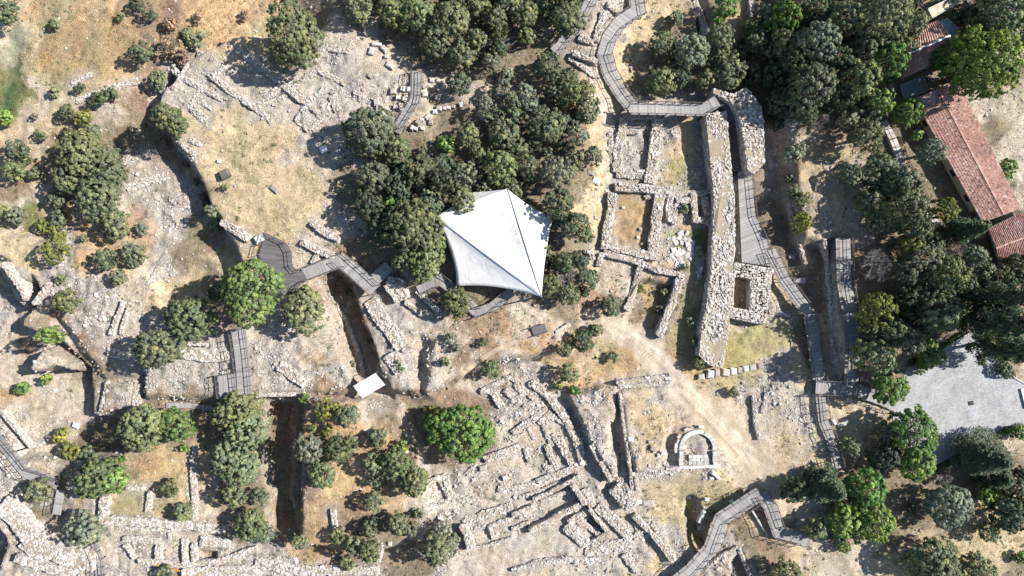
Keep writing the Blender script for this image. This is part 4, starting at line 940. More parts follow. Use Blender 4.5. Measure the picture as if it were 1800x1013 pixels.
def gable(quad, zw, rise, lab, turn=True, wall_m='plaster', name='tiled_building', windows=True, ridge_m='tile', ov=1.1, ridge_w=.3):
    """quad: eave corners in pixels (left-top, right-top, right-bottom, left-bottom); ridge joins the middles of the two short ends"""
    E = [W3(x, y, zw) for x, y in quad]
    d = [np.linalg.norm(E[1] - E[0]), np.linalg.norm(E[2] - E[1])]
    if turn and d[0] > d[1]: E = E[1:] + E[:1]
    m0 = (E[0] + E[1]) / 2 + (0, 0, rise); m1 = (E[2] + E[3]) / 2 + (0, 0, rise)
    c = sum(E) / 4; g = float(hz(c[0], c[1])); off = np.array([c[0], c[1], g]); o = empty(name, tuple(off)); tag(o, lab, 'building')
    roof_slope(E[1], E[2], m1, m0, 'roof_tiles', o, off); roof_slope(E[3], E[0], m0, m1, 'roof_tiles', o, off)
    b_ = MB(); n_ = int(np.linalg.norm(m1 - m0) / .5)
    for i in range(n_):
        a = m0 + (m1 - m0) * i / n_; b = m0 + (m1 - m0) * (i + .97) / n_
        b_.beam(a - off + (0, 0, .1), b - off + (0, 0, .1), ridge_w, .12, rng.uniform(.2, .8))
    r_ = b_.build('ridge_tiles', M[ridge_m], o); r_['kind'] = 'stuff'
    I = [c + (e - c) * np.array([1, 1, 0]) * (1 - 2 * ov / np.linalg.norm((e - c)[:2])) for e in E]
    for k_ in range(4):
        a, b = I[k_], I[(k_ + 1) % 4]; h = zw - g - .12
        b_ = MB(); b_.beam((a[0] - off[0], a[1] - off[1], h / 2 - .3), (b[0] - off[0], b[1] - off[1], h / 2 - .3), .25 + .006 * k_, h + .6, .5)
        wo = b_.build('wall', M[wall_m], o)
        L = np.linalg.norm((b - a)[:2])
        if windows and L > 9:
            nw = int(L / 4.2); t = (b - a)[:2] / L; nn = np.array([t[1], -t[0]])
            if np.dot(nn, (a - c)[:2]) < 0: nn = -nn
            for i in range(nw):
                p = a[:2] + (b - a)[:2] * (i + .5) / nw + nn * .15 - off[:2]; rz = math.atan2(t[1], t[0])
                f_ = MB(); f_.box((p[0], p[1], h * .55), (1.3, .1, 1.25), rz, .5); fo = f_.build('window', M['rail'], o)
                f_ = MB(); f_.box((p[0] + nn[0] * .05, p[1] + nn[1] * .05, h * .55), (1.1, .05, 1.05), rz, .5); f_.build('pane', M['glass'], fo)
    for a, b in ((E[1], m0), (m0, E[0]), (E[2], m1), (m1, E[3])):     # barge boards
        b_ = MB(); b_.beam(a - off - (0, 0, .08), b - off - (0, 0, .08), .08, .2); b_.build('barge_board', M['rail'], o)
    for a, b in ((E[1], E[2]), (E[3], E[0])):
        b_ = MB(); b_.beam(a - off - (0, 0, .06), b - off - (0, 0, .06), .14, .12); b_.build('gutter', M['steel'], o)
    return o, off, E
gable([(1607,174),(1683,143),(1794,366),(1727,391)], 5.2, .55, 'long building with a weathered red tiled roof and cream walls')
gable([(1736,402),(1822,362),(1862,440),(1756,472)], 4.9, .55, 'red tiled building cut off by the photo edge below the long roof')
gable([(1583,139),(1601,56),(1650,36),(1678,97)], 5.6, .9, 'small red tiled building with a pale ridge beside the wood', False, ridge_m='white', windows=False)
def shed(quad, z, m, lab, name='flat_roofed_shed', wall_m='plaster', rise=0.0):
    E = [W3(x, y, z) for x, y in quad]; c = sum(E) / 4; g = float(hz(c[0], c[1])); off = np.array([c[0], c[1], g]); o = empty(name, tuple(off)); tag(o, lab, 'shed')
    b_ = MB(); b_.hexa([e - off - (0, 0, .12) for e in E][::-1] + [e - off for e in E][::-1], .5); b_.build('roof', M[m], o)
    b_ = MB(); I = [c + (e - c) * .92 for e in E]; b_.hexa([(e[0] - off[0], e[1] - off[1], -.4) for e in I][::-1] + [(e[0] - off[0], e[1] - off[1], z - g - .14) for e in I][::-1], .5); b_.build('wall', M[wall_m], o)
    for a, b in zip(E, E[1:] + E[:1]):
        b_ = MB(); b_.beam(a - off + (0, 0, .04), b - off + (0, 0, .04), .12, .16, .5); b_.build('eave_trim', M['concrete'] if m != 'beige' else M['plaster'], o)
    return o
shed([(1654,38),(1664,33),(1690,56),(1672,78)], 5.2, 'sheet', 'grey sheet-roofed shed joined to the small red tiled building')
shed([(1631,16),(1672,-4),(1688,3),(1639,32)], 5.0, 'beige', 'shed with a stained pale beige roof at the top edge')
shed([(1621,24),(1632,18),(1640,33),(1626,38)], 3.6, 'teal', 'tiny teal sheet-roofed shed beside the beige roof')
shed([(1697,18),(1712,12),(1724,34),(1708,40)], 4.4, 'sheet', 'narrow grey sheet-roofed shed in tree shade')
shed([(1582,150),(1622,134),(1632,158),(1590,176)], 2.9, 'sheet', 'flat blue-grey terrace between the two red tiled buildings', 'paved_terrace', 'concrete')
# pale stone terrace path with railing beside the tree belt
def slab_path(pl, wpx, lab, h=.8):
    W_ = [pt(x, y, h) for x, y in pl]; o = empty('stone_causeway', W_[0]); tag(o, lab, 'path'); off = np.array(W_[0])
    L_, R2 = offset(W_, wpx * .1)
    for i in range(len(W_) - 1):
        n_ = max(1, int(math.hypot(W_[i + 1][0] - W_[i][0], W_[i + 1][1] - W_[i][1]) / 1.1))
        for k_ in range(n_):
            f0, f1 = (k_ + .03) / n_, (k_ + .97) / n_; z0 = W_[i][2] + (W_[i + 1][2] - W_[i][2]) * k_ / n_
            q = [R2[i] + (R2[i + 1] - R2[i]) * f0, R2[i] + (R2[i + 1] - R2[i]) * f1, L_[i] + (L_[i + 1] - L_[i]) * f1, L_[i] + (L_[i + 1] - L_[i]) * f0]
            b_ = MB(); h_ = rng.normal(0, .03)
            b_.hexa([(p[0] - off[0], p[1] - off[1], z0 - off[2] - 1.2) for p in q] + [(p[0] - off[0], p[1] - off[1], z0 - off[2] + h_) for p in q], rng.uniform(.3, .8)); b_.build('slab', M['stone'], o)
    railing(o, [np.array([*l, p[2]]) for l, p in zip(L_, W_)], off)
slab_path([(1553,212),(1570,245),(1588,290),(1605,325),(1632,370),(1650,400)], 12, 'pale paved causeway with a railing behind the long tiled building')
slab_path([(1640,432),(1655,440),(1672,455)], 14, 'short pale paved landing between dark oaks below the causeway')
o_ = block  # info boards
def board(px, py, lab, w_=.9, d=.6, ang=0):
    x, y, z = pt(px, py, 1.0); g = float(hz(x, y)); o = empty('information_board', (x, y, g), R_(ang)); tag(o, lab, 'sign', 'white information boards')
    b_ = MB(); b_.box((0, 0, 1.05), (w_, d, .06)); b_.build('panel', M['white'], o)
    for s_ in (-.35, .35):
        b_ = MB(); b_.box((s_, 0, .5), (.08, .08, 1.04)); b_.build('leg', M['rail'], o)
board(1429, 555, 'white information board on the shaded walkway, upper of two', .8, .45, -10)
board(1427, 589, 'small white information board on the shaded walkway, lower of two', .45, .4)
board(569, 262, 'white tilted information board in tree shade beside the grassy terrace', 1.2, 1.1, 20)
board(767, 479, 'pale blue-white information board left of the white tent', .8, .6, -35)
board(1443, 680, 'white information board at the crossing of the walkways', .6, .5, -20)
board(1286, 881, 'white information board on the raised walkway by its corner', .8, .5, 25)
pp = MB()
pv_ = [pt(*p, .5) for p in Q('1c', [(645,850),(690,905),(740,935),(850,965),(940,985),(1080,1008)])]
for a, b in zip(pv_[:-1], pv_[1:]): pp.beam(a, b, .22, .22)
tag(pp.build('timber_edging', M['orange']), 'ochre timber edging running along the sunken rooms', 'edging')
bb = MB(); a = pt(*Q('3c', [(1255, 665)])[0], .4); b = pt(*Q('3c', [(1338, 800)])[0], .4); bb.beam(a, b, .3, .5); tag(bb.build('concrete_beam', M['concrete']), 'straight pale concrete beam on the ground inside the walkway corner', 'beam')

# ---------------------------------------------------------------- trees
def leaves(C, Nn, size, r):
    n = len(C); Nn = Nn / (np.linalg.norm(Nn, axis=1, keepdims=True) + 1e-9)
    t = r.normal(0, 1, (n, 3)); t -= (t * Nn).sum(1, keepdims=True) * Nn; t /= np.linalg.norm(t, axis=1, keepdims=True)
    b = np.cross(Nn, t); s = size * r.uniform(.6, 1.3, (n, 1))
    V_ = np.stack([C - t * s, C - b * s * .55, C + t * s, C + b * s * .55], 1)
    return V_
def crown_mesh(R, seed, H, style='oak', leaf=.17):
    r = np.random.default_rng(seed); pts = []; nrm = []; tn = []
    nl = 1 + int(min(6, 2 + R)); L = [(0, 0, H * .56, R * .78, .40 * H / R / .78)]
    for i in range(nl):
        a = i * 6.283 / nl + r.normal(0, .3); rr = R * r.uniform(.34, .66); lr = R * r.uniform(.28, .52)
        L.append((rr * math.cos(a), rr * math.sin(a), H * r.uniform(.36, .66), lr, r.uniform(.75, 1.0)))
    for (lx, ly, lz, lr, fz) in L:
        nc = max(6, int(4 * lr * lr * 5.2 * (1.0 if R > 2 else 1.6)))
        for k in range(nc):
            d = r.normal(0, 1, 3); d[2] = d[2] + .25; d /= np.linalg.norm(d)
            if d[2] < -.45: continue
            cr = r.uniform(.2, .5) * min(1, .5 + R * .15)
            c = np.array([lx, ly, lz]) + d * np.array([lr, lr, lr * fz]) * r.uniform(.8, 1.12)
            if any((c[0] - qx) ** 2 + (c[1] - qy) ** 2 + ((c[2] - qz) / qf) ** 2 < (qr * .8) ** 2 for qx, qy, qz, qr, qf in L): continue
            m_ = int(44 * (cr / .4) ** 2 * (.2 / leaf) ** 1.5); dd = r.normal(0, 1, (m_, 3)); dd /= np.linalg.norm(dd, axis=1, keepdims=True)
            dd = dd + d * .7 + np.array([0, 0, .4]); dd /= np.linalg.norm(dd, axis=1, keepdims=True)
            pts.append(c + dd * cr * r.uniform(.55, 1.05, (m_, 1))); nrm.append(dd + d * .5 + r.normal(0, .33, (m_, 3)))
            tn.append(np.clip(r.normal(.56, .17) + r.normal(0, .18, m_), 0, 1))
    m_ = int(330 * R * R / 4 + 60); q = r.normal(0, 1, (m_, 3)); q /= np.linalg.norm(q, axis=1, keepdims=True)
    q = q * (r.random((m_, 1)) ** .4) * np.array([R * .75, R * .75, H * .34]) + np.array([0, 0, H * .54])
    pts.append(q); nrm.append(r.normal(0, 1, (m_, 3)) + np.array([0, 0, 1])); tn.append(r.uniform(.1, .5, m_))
    C = np.concatenate(pts); Nn = np.concatenate(nrm); T = np.concatenate(tn); C[:, 2] = np.maximum(C[:, 2], .15)
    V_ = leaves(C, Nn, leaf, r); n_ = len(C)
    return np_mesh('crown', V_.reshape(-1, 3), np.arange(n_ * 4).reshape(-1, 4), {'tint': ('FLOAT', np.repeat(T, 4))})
def conifer_mesh(R, seed, H):
    r = np.random.default_rng(seed); pts = []; nrm = []
    nb = int(26 + R * 9)
    for i in range(nb):
        f = (i + .5) / nb; z = H * (.15 + .83 * f); L = R * (1 - f) ** .75 * r.uniform(.75, 1.1) + .25; a = i * 2.399 + r.normal(0, .2)
        m_ = int(60 + L * 85); t = r.random(m_) ** .7; spread = (.1 + .26 * L * np.sin(t * 2.6))
        s = r.normal(0, 1, m_) * spread * .6
        pts.append(np.c_[np.cos(a) * t * L - np.sin(a) * s, np.sin(a) * t * L + np.cos(a) * s, z - t * L * .12 + r.normal(0, .09, m_)])
        nrm.append(r.normal(0, .5, (m_, 3)) + np.array([0, 0, 1]))
    C = np.concatenate(pts); V_ = leaves(C, np.concatenate(nrm), .17, r); n_ = len(C); T = np.clip(r.normal(.45, .22, n_), 0, 1)
    return np_mesh('crown', V_.reshape(-1, 3), np.arange(n_ * 4).reshape(-1, 4), {'tint': ('FLOAT', np.repeat(T, 4))})
def tube(mb, a, b, r0, r1, k=5):
    a = np.array(a, float); b = np.array(b, float); d = b - a; L = np.linalg.norm(d); d /= L + 1e-9
    up = np.array([0, 0, 1.]) if abs(d[2]) < .9 else np.array([1., 0, 0]); s = np.cross(d, up); s /= np.linalg.norm(s); u = np.cross(s, d)
    an = np.arange(k) / k * 2 * math.pi; ring = np.cos(an)[:, None] * s + np.sin(an)[:, None] * u
    mb[0].append(np.concatenate([a + ring * r0, b + ring * r1])); base = mb[2]
    mb[1].append(np.array([(base + i, base + (i + 1) % k, base + k + (i + 1) % k, base + k + i) for i in range(k)])); mb[2] += 2 * k
def trunk_mesh(R, H, seed):
    r = np.random.default_rng(seed); mb = [[], [], 0]; r0 = .07 * R + .05
    top = np.array([r.normal(0, .1), r.normal(0, .1), H * .42]); tube(mb, (0, 0, -.4), top, r0 * 1.25, r0 * .8, 7)
    for i in range(6):
        a = i * 2.4 + r.normal(0, .3); e = top + np.array([math.cos(a) * R * .5, math.sin(a) * R * .5, H * r.uniform(.12, .32)])
        tube(mb, top - (0, 0, .1 * i), e, r0 * .55, r0 * .2)
        for j in range(2):
            a2 = a + r.normal(0, .7); tube(mb, e, e + np.array([math.cos(a2) * R * .28, math.sin(a2) * R * .28, H * .1]), r0 * .2, .02, 4)
    return np_mesh('trunk', np.concatenate(mb[0]), np.concatenate(mb[1]), None, True)
def bare_mesh(R, H, seed):
    r = np.random.default_rng(seed); mb = [[], [], 0]
    def grow(p, d, L, rad, lev):
        q = p + d * L; tube(mb, p, q, rad, rad * .6, 5 if lev < 2 else 3)
        if lev >= 5: return
        for i in range(4 if lev < 4 else 3):
            nd = d + r.normal(0, .55, 3) * np.array([1, 1, .6]); nd[2] = nd[2] * .7 + .12; nd /= np.linalg.norm(nd)
            grow(p + d * L * r.uniform(.55, 1.0), nd, L * r.uniform(.6, .85), max(.02, rad * .55), lev + 1)
    tube(mb, (0, 0, -.3), (0, 0, H * .3), .05 * R + .06, .05 * R + .03, 6)
    for i in range(6):
        a = i * 1.05 + r.normal(0, .2); grow(np.array([0, 0, H * .28]), np.array([math.cos(a) * .8, math.sin(a) * .8, .6]), R * .36, .03 * R + .025, 1)
    return np_mesh('branches', np.concatenate(mb[0]), np.concatenate(mb[1]))
LIB = {}
def lib(kind, R):
    cls = min([.9, 1.5, 2.2, 3.1, 4.2, 5.6], key=lambda c: abs(c - R)); 
    key = (kind, cls)
    if key not in LIB:
        out = []
        for s_ in range(3):
            sd = int(cls * 100) + s_ * 7 + {'leaf': 0, 'fine': 1000, 'conifer': 2000, 'bare': 3000}[kind]
            if kind == 'conifer': H = 2.6 * cls + 1; c = conifer_mesh(cls, sd, H)
            elif kind == 'bare': H = 1.5 * cls + 1; c = bare_mesh(cls, H, sd)
            else: H = 1.45 * cls + (.6 if cls < 2 else 1.8); c = crown_mesh(cls, sd, H, leaf=.17 if kind == 'leaf' else .14)
            c.materials.append(M['deadwood'] if kind == 'bare' else M['leaf'])
            t = None
            if kind != 'bare':
                t = trunk_mesh(cls, H, sd); t.materials.append(M['bark'])
            out.append((c, t, H))
        LIB[key] = out
    return LIB[key], cls
COLS = {'o': ((0.136, 0.163, 0.092), 'dark grey-green', 'leaf'), 'b': ((0.115, 0.205, 0.050), 'bright green', 'leaf'), 'l': ((0.183, 0.266, 0.071), 'lime green', 'leaf'),
        'g': ((0.189, 0.218, 0.147), 'pale olive-grey', 'fine'), 'y': ((0.189, 0.206, 0.053), 'yellow-green', 'fine'), 'k': ((0.077, 0.100, 0.057), 'blackish green', 'leaf'),
        'e': ((0.130, 0.185, 0.062), 'fresh green', 'leaf'), 'n': ((0.271, 0.195, 0.147), 'brownish dry', 'fine'), 'c': ((0.106, 0.144, 0.085), 'blue-green', 'conifer'), 'v': ((0.159, 0.189, 0.097), 'olive green', 'leaf'), 'd': ((0.354, 0.354, 0.354), 'leafless grey', 'bare')}
def tree(px, py, rpx, kc, hf=1.0, skip=None, lab=None):
    col, cw, kind = COLS[kc]; R = rpx * .1
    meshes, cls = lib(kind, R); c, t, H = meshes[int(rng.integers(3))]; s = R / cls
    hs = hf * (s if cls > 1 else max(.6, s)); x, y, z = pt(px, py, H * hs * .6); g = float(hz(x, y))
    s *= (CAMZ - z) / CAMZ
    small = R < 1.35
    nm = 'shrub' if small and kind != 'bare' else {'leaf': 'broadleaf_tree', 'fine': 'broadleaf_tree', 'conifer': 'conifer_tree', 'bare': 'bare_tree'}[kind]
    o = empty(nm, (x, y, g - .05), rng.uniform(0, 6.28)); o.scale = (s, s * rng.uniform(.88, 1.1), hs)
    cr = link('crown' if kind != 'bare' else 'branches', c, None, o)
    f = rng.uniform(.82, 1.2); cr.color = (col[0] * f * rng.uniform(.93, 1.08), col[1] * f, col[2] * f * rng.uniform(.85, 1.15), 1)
    if t is not None: link('trunk', t, None, o)
    sz = 'tiny' if R < .95 else 'small' if R < 1.9 else 'middling' if R < 2.9 else 'large' if R < 4.3 else 'huge'
    noun = {'shrub': 'shrub', 'broadleaf_tree': 'tree', 'conifer_tree': 'conifer', 'bare_tree': 'bare tree'}[nm]
    grp = {'shrub': 'shrubs scattered over the ruins', 'broadleaf_tree': 'broadleaf trees on the site', 'conifer_tree': 'conifers near the gravel yard', 'bare_tree': 'leafless trees'}[nm]
    if lab: tag(o, lab, noun, grp)
    else: auto(o, f'{sz} {cw} {noun}', noun, px, py, grp, skip)
    return o
TL = """240,8,13,k 262,26,11,v 300,42,13,n 345,32,9,n 430,28,8,n 302,80,20,n 318,98,14,n 330,60,12,v 210,30,7,v 60,205,6,n 395,330,6,v 355,345,8,n 345,320,7,v 325,290,8,n 362,360,7,v 290,250,8,n 8,20,22,o 94,42,9,o 248,91,20,o 276,141,17,o 292,208,27,v 312,222,19,v 335,70,14,g 350,62,9,g 94,161,9,v 140,154,8,o 165,176,11,k 180,170,11,o 197,164,10,o 118,198,14,o 145,207,13,y 160,232,15,o
140,272,42,o 182,298,36,o 172,345,38,o 125,312,30,o 100,350,17,o 30,263,19,o 46,280,10,o 25,299,19,v 60,305,12,o 7,205,14,l 70,238,9,o 119,231,9,g
4,377,15,v 27,380,16,o 79,398,14,y 102,384,15,o 100,408,14,y 97,440,23,y 203,397,24,o 235,449,22,o 186,456,20,o 206,488,15,o 116,528,21,v 106,491,9,v 89,590,18,l 40,683,13,l 82,667,11,l
332,561,38,v 275,614,40,v 443,508,53,e 380,515,14,k 532,545,36,v 376,372,14,g 381,395,12,g 248,403,10,g 148,418,7,g
517,65,54,v 632,13,27,v 690,25,28,v 737,28,32,v 792,38,36,v 765,75,30,v 730,66,22,d 812,92,26,v 863,110,18,g 891,130,13,g 870,30,22,v 838,8,22,v 897,6,22,v 809,148,20,o
648,232,42,o 698,265,26,v 656,312,30,o 735,303,34,o 700,330,30,k 650,362,30,k 675,400,30,k 728,400,54,v 748,448,38,v 742,480,20,v 768,420,24,v 690,360,22,b 812,353,27,v 780,320,28,k 760,350,25,o
785,253,17,l 823,235,22,v 856,191,22,g 885,158,18,g 886,235,30,v 818,309,26,g 880,296,32,v 850,330,18,o 845,270,20,o 780,290,20,o
920,22,25,v 925,64,17,v 1000,30,30,o 960,12,16,v 964,117,28,o 1000,138,20,v 927,170,22,g 960,218,34,o 1034,191,27,v 1030,155,14,v 1044,275,20,o 980,302,32,g 912,262,22,o 905,205,20,o 930,295,24,o 905,332,18,g 1012,280,16,o 940,250,20,k
1165,77,25,o 1188,32,14,o 1215,92,34,g 1165,144,27,v 1195,135,20,k 1268,65,26,v 1283,127,30,v 1262,98,18,o 1275,12,25,b 1333,70,25,o 1308,90,14,o 1345,30,22,v 1320,130,22,k
1384,28,30,b 1440,74,38,g 1485,35,34,v 1550,27,50,v 1600,40,28,v 1427,151,42,o 1370,130,28,k 1400,105,26,k 1510,140,34,v 1565,108,32,b 1475,110,28,k 1375,180,28,k 1548,178,25,l 1491,211,18,g 1521,238,28,v 1480,170,26,k 1590,80,20,v 1440,210,22,d 1440,20,25,k 1390,75,26,o 1520,85,30,o 1420,200,20,k
1400,268,17,g 1394,310,9,v 1405,335,15,v 1411,350,15,v 1415,390,20,y 1365,215,14,k
1728,112,62,l 1690,100,38,b 1763,30,42,v 1718,42,24,k 1700,20,18,k 1800,60,25,v 1597,197,26,l 1612,238,10,l 1637,267,25,g 1773,295,16,l 1662,366,21,y 1710,403,24,c 1725,395,15,c 1688,432,20,d 1705,330,0,o
1500,307,22,g 1548,300,30,o 1585,322,32,o 1535,355,30,o 1590,365,38,o 1612,398,28,o 1538,392,20,g 1598,430,22,y 1548,465,36,d 1560,330,24,k
1625,455,30,g 1668,485,38,v 1692,505,25,v 1650,548,38,v 1598,478,26,o 1592,522,24,k 1541,545,32,y 1530,575,20,v 1568,582,26,o 1538,628,33,v 1598,600,27,g 1635,622,26,l 1566,682,31,b 1630,510,28,o 1610,560,24,k 1620,645,12,l
1724,474,22,g 1730,495,18,b 1716,450,18,g 1755,487,24,k 1797,520,30,c 1812,570,34,c 1815,618,32,c 1743,548,22,d 1765,650,14,k 1690,570,10,b 1790,470,24,k 1765,545,24,c
1605,763,42,b 1612,815,32,l 1555,800,28,k 1570,765,26,o 1498,788,18,o 1464,860,32,c 1525,855,33,b 1540,920,37,l 1487,918,30,l 1484,962,12,l 1434,932,21,v 1395,860,22,k 1400,862,10,b 1510,890,22,b
1748,806,47,c 1760,840,30,c 1736,874,16,b 1672,890,37,g 1665,842,15,d 1640,985,38,v 1670,1000,24,v 1776,908,34,k 1722,1005,30,v 1788,860,22,k 1797,980,12,b 1380,1008,27,v 1790,760,14,b 1740,935,18,v 1600,895,10,k
816,763,54,b 756,737,26,y 759,770,14,g 708,784,11,l 665,770,18,v 611,730,24,o 572,718,22,y 534,700,9,l 550,753,7,l 575,758,10,y 542,790,28,g 564,834,27,o 595,790,28,o 615,780,15,v 658,814,22,v 695,818,30,v 728,847,30,v 660,845,14,v 656,881,20,v
698,921,22,o 651,928,18,o 594,941,16,v 648,968,22,v 624,961,18,v 527,951,15,v 769,965,33,v 778,935,18,g 722,928,16,v 610,990,14,o 735,905,10,o
252,753,42,v 307,747,32,e 413,722,38,v 432,760,38,v 400,800,32,v 422,825,36,v 410,870,24,v 440,925,30,v 467,938,20,g 457,874,18,o 168,841,36,v 201,845,24,l 67,864,24,v 144,931,32,g 299,859,16,o 319,901,17,v 107,767,14,y 124,795,16,y 211,807,9,b 290,1008,14,v 325,788,8,l 155,800,14,o
980,357,28,o 1013,400,28,o 975,418,18,d 995,462,22,o 990,487,24,d 1033,492,22,o 968,500,20,v 1000,517,22,v 1073,538,19,o 955,440,16,v 1048,580,12,v 1023,600,20,k 990,615,14,v 1000,655,18,v 1078,628,9,v 990,380,16,k
1202,367,8,v 1222,600,9,v 1230,637,13,v 1167,513,8,v 1125,508,7,y 1205,470,6,v 1160,545,8,v 1290,690,9,v 803,530,27,v 792,595,10,g 800,612,9,g 782,638,8,v 850,602,8,v 862,650,18,v 611,511,6,v 700,640,7,g 620,640,6,g 705,650,6,v 1390,855,0,o 1500,700,0,o 1010,685,10,b 980,680,8,y 1215,565,8,g 650,600,6,v""".split()
DONE = []
for t_ in TL:
    a, b, c, k = t_.split(','); c = float(c)
    if c == 0: continue
    a = float(a); b = float(b)
    lab = {'443,508': 'huge bright green round tree beside the curved dark deck', '517,65': 'huge lone olive-dark oak above the diagonal room walls', '816,763': 'huge dense bright green tree, the greenest crown of the ruins', '1548,465': 'large leafless grey tree whose branches shade the walkway', '1728,112': 'huge bright lime tree overhanging the tiled roofs', '1748,806': 'large dark conifer whose shadow covers the gravel yard corner'}.get(f'{int(a)},{int(b)}')
    forest = a > 1360 and b < 700
    hf = 1.25 if (forest and c > 18) else 1.0
    if a < 1560 and 290 < b < 400 and a > 1480: hf = .9
    if a > 1790 and 500 < b < 640: hf = 2.3
    if (int(a), int(b)) in ((812, 353), (980, 357), (1013, 400), (780, 320), (760, 350)): hf = 1.35
    if (int(a), int(b)) == (89, 590): hf = 1.9
    if (int(a), int(b)) in ((1748, 806), (1566, 682), (1760, 840), (1635, 622), (1765, 650)): hf = .75
    DONE.append((a, b, c)); tree(a, b, c * (1.0 if 520 < a < 760 and b > 690 else 1.07), k, hf, lab=lab)

WOODS = [[(1350,-30),(1625,-30),(1590,60),(1560,200),(1520,215),(1440,200),(1350,190)], [(1500,300),(1560,280),(1610,330),(1640,420),(1700,470),(1720,560),(1640,590),(1580,610),(1555,650),(1520,640),(1515,540),(1590,500),(1580,440),(1510,380)],
         [(600,-20),(1010,-20),(1000,40),(950,60),(880,95),(800,118),(700,60),(610,20)], [(850,150),(1000,150),(1040,220),(990,290),(930,330),(880,340),(860,240)], [(620,220),(720,250),(840,290),(860,330),(770,370),(770,440),(730,480),(650,420),(620,330)],
          [(1590,-20),(1830,-20),(1830,60),(1700,45),(1640,10)], [(955,440),(1040,440),(1040,530),(965,530)], [(1730,490),(1830,470),(1830,640),(1805,640),(1790,560)],
         [(1420,830),(1540,830),(1550,950),(1470,960)], [(1700,830),(1830,820),(1830,920),(1760,930)], [(1140,60),(1240,60),(1250,150),(1170,170)], [(1255,20),(1345,20),(1340,140),(1270,150)]]
fr_ = random.Random(21)
for wi, wd in enumerate(WOODS):
    x0, x1 = min(p[0] for p in wd), max(p[0] for p in wd); y0, y1 = min(p[1] for p in wd), max(p[1] for p in wd)
    for _ in range(int((x1 - x0) * (y1 - y0) / 300)):
        a, b, c = fr_.uniform(x0, x1), fr_.uniform(y0, y1), fr_.choice([fr_.uniform(9, 12.2), fr_.uniform(14, 23)])
        if float(sdf(wd, np.array([a]), np.array([b]))[0]) < 4: continue
        if any(math.hypot(a - p, b - q) < max(r_ * .82, c * .8) + c * .2 for p, q, r_ in DONE): continue
        DONE.append((a, b, c)); tree(a, b, c, fr_.choice('oovvkkg'), fr_.uniform(.9, 1.1) if wi == 1 else fr_.uniform(.95, 1.5))
# ---------------------------------------------------------------- hedges round the yard
def hedge(pl, wpx, h, lab):
    W_ = [pt(x, y, h) for x, y in pl]; pts = []; nn = []
    for a, b in zip(W_[:-1], W_[1:]):
        L = math.hypot(b[0] - a[0], b[1] - a[1]); m_ = int(L * wpx * .1 * 90)
        t = rng.random(m_); s_ = rng.uniform(-.5, .5, m_) * wpx * .1; dx, dy = (b[0] - a[0]) / L, (b[1] - a[1]) / L
        x = a[0] + (b[0] - a[0]) * t - dy * s_; y = a[1] + (b[1] - a[1]) * t + dx * s_
        zz = hz(x, y) + h * rng.random(m_) ** .4 * np.sqrt(np.clip(1 - (2 * s_ / (wpx * .1)) ** 2, .1, 1)) * (1 + fbm(x, y, 1.2, 5, 2) * .6)
        pts.append(np.c_[x, y, zz]); nn.append(rng.normal(0, .5, (m_, 3)) + (0, 0, 1))
    C = np.concatenate(pts); off = np.array(W_[0]); V_ = leaves(C - off, np.concatenate(nn), .17, rng); n_ = len(C)
    o = empty('hedge', tuple(off)); tag(o, lab, 'hedge')
    f = link('foliage', np_mesh('foliage', V_.reshape(-1, 3), np.arange(n_ * 4).reshape(-1, 4), {'tint': ('FLOAT', np.repeat(rng.random(n_), 4))}), M['leaf'], o); f.color = (.06, .1, .03, 1); f['kind'] = 'stuff'
hedge([(1733,590),(1760,625),(1786,664)], 14, 1.2, 'dark clipped hedge along the shaded upper edge of the gravel yard')
hedge([(1800,748),(1760,765),(1700,800),(1640,832)], 10, 1.0, 'low dark hedge along the lower edge of the gravel yard')
hedge([(1600,640),(1655,612),(1700,585)], 8, .9, 'low green hedge between the lime tree and the gravel yard')

# ---------------------------------------------------------------- rubble, tufts
def scatter(n, seed):
    r = np.random.default_rng(seed); x = r.uniform(-96, 96, n); y = r.uniform(-56, 56, n); z = hz(x, y)
    i = np.clip(np.searchsorted(ax_, x), 0, len(ax_) - 1); j = np.clip(np.searchsorted(ay_, y), 0, len(ay_) - 1)
    global BR; BR = BARE[i, j]
    return r, x, y, z, GC[i, j], GR[i, j]
yardmask = lambda x, y: sdf(YW, x, y) < -.3
r, x, y, z, c, rk = scatter(330000, 5)
cl = np.clip(fbm(x, y, 3.0, 301, 4, .7) * 3.4 + .35, 0, 1.5)
keep = (r.random(len(x)) < (rk ** 1.5) * cl * .44 + .004) & yardmask(x, y) & (BR < r.random(len(x)) + .15)
x, y, z = x[keep], y[keep], z[keep]; n_ = len(x)
s_ = np.clip(r.lognormal(math.log(.088), .42, n_), .045, .3)
S = np.c_[s_ * r.uniform(.8, 1.3, n_), s_ * r.uniform(.7, 1.1, n_), s_ * r.uniform(.4, .8, n_)]
o = rock_obj('rubble', np.c_[x, y, z + S[:, 2] * .3], S, r.uniform(0, 6.28, n_), M['stone'], tilt=.3, r=r, tint=np.clip(r.normal(.56, .2, n_), 0, 1)); tag(o, kind='stuff')
print('rubble', n_)
r, x, y, z, c, rk = scatter(120000, 9)
keep = (r.random(len(x)) < np.clip(1 - rk * 1.6, 0.03, 1) * np.clip(fbm(x, y, 4, 401, 3) * 2 + .6, .08, 1) * .75) & yardmask(x, y) & (BR < r.random(len(x)))
x, y, z, c = x[keep], y[keep], z[keep], c[keep]; n_ = len(x)
V_ = []; nb = 5
base = np.c_[x, y, z - .02]; wind = fbm(x, y, 5, 77, 2) * 6
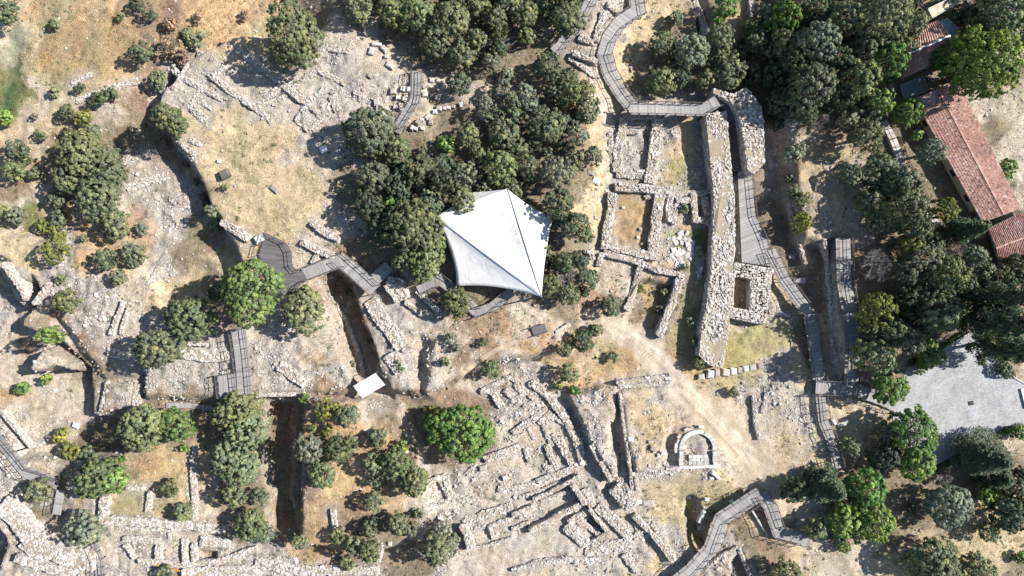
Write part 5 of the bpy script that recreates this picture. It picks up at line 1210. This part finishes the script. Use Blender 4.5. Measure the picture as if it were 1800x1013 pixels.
for k in range(nb):
    a = wind + r.normal(0, .9, n_); L = r.uniform(.18, .5, n_); hgt = r.uniform(.12, .4, n_); b0 = base + np.c_[r.normal(0, .08, (n_, 2)), np.zeros(n_)]
    tip = b0 + np.c_[np.cos(a) * L, np.sin(a) * L, hgt]; sd = np.c_[-np.sin(a), np.cos(a), np.zeros(n_)] * .035
    V_.append(np.stack([b0 - sd, b0 + sd, tip], 1))
V_ = np.stack(V_, 1).reshape(-1, 3); f = r.uniform(.75, 1.55, (n_, 1)) * np.where(r.random((n_, 1)) < .16, np.array([[.6, .85, .5]]), np.array([[1.05, 1.0, .92]]))
cc = np.repeat(np.c_[np.clip(c * f, 0, .62), np.ones(n_)], nb * 3, 0)
o = link('dry_grass', np_mesh('dry_grass', V_, np.arange(len(V_)).reshape(-1, 3), {'ground_col': ('FLOAT_COLOR', cc)}), M['straw']); tag(o, kind='stuff')
print('grass', n_)
r, x, y, z, c, rk = scatter(16000, 14)
px_ = fbm(x, y, 6, 501, 4, .7)
keep = (px_ > .12) & (r.random(len(x)) < .55) & (BR < .3) & (sdf(YW, x, y) < -1)
x, y, z = x[keep], y[keep], z[keep]; n_ = len(x); kk = 16
rad = r.uniform(.12, .42, n_); a = r.uniform(0, 6.28, (n_, kk)); q = np.sqrt(r.random((n_, kk))) * rad[:, None]
C = np.stack([x[:, None] + np.cos(a) * q, y[:, None] + np.sin(a) * q, z[:, None] + rad[:, None] * .7 * (1 - (q / rad[:, None]) ** 2) * r.uniform(.5, 1.1, (n_, kk)) + .04], 2).reshape(-1, 3)
V_ = leaves(C, r.normal(0, .6, C.shape) + (0, 0, 1), .11, r)
pal = np.array([[.13, .14, .07], [.17, .17, .09], [.1, .13, .05], [.22, .19, .1], [.24, .17, .09]])[r.integers(0, 5, n_)]
cc = np.repeat(np.c_[pal * r.uniform(.8, 1.2, (n_, 1)), np.ones(n_)], kk * 4, 0)
o = link('weeds', np_mesh('weeds', V_.reshape(-1, 3), np.arange(len(C) * 4).reshape(-1, 4), {'ground_col': ('FLOAT_COLOR', cc)}), M['straw']); tag(o, kind='stuff')
for ob in list(bpy.data.objects):
    if ob.parent is None and 'category' in ob: ob['kind'] = 'thing'
write_labels()
ls = {}
for ob in bpy.data.objects:
    if ob.parent is None and 'label' in ob: ls.setdefault(ob['label'], []).append(ob.name)
print('dup labels', {k: v for k, v in ls.items() if len(v) > 1})
print('tris', sum(len(m_.loops) - 2 * len(m_.polygons) for m_ in bpy.data.meshes), 'objs', len(bpy.data.objects))
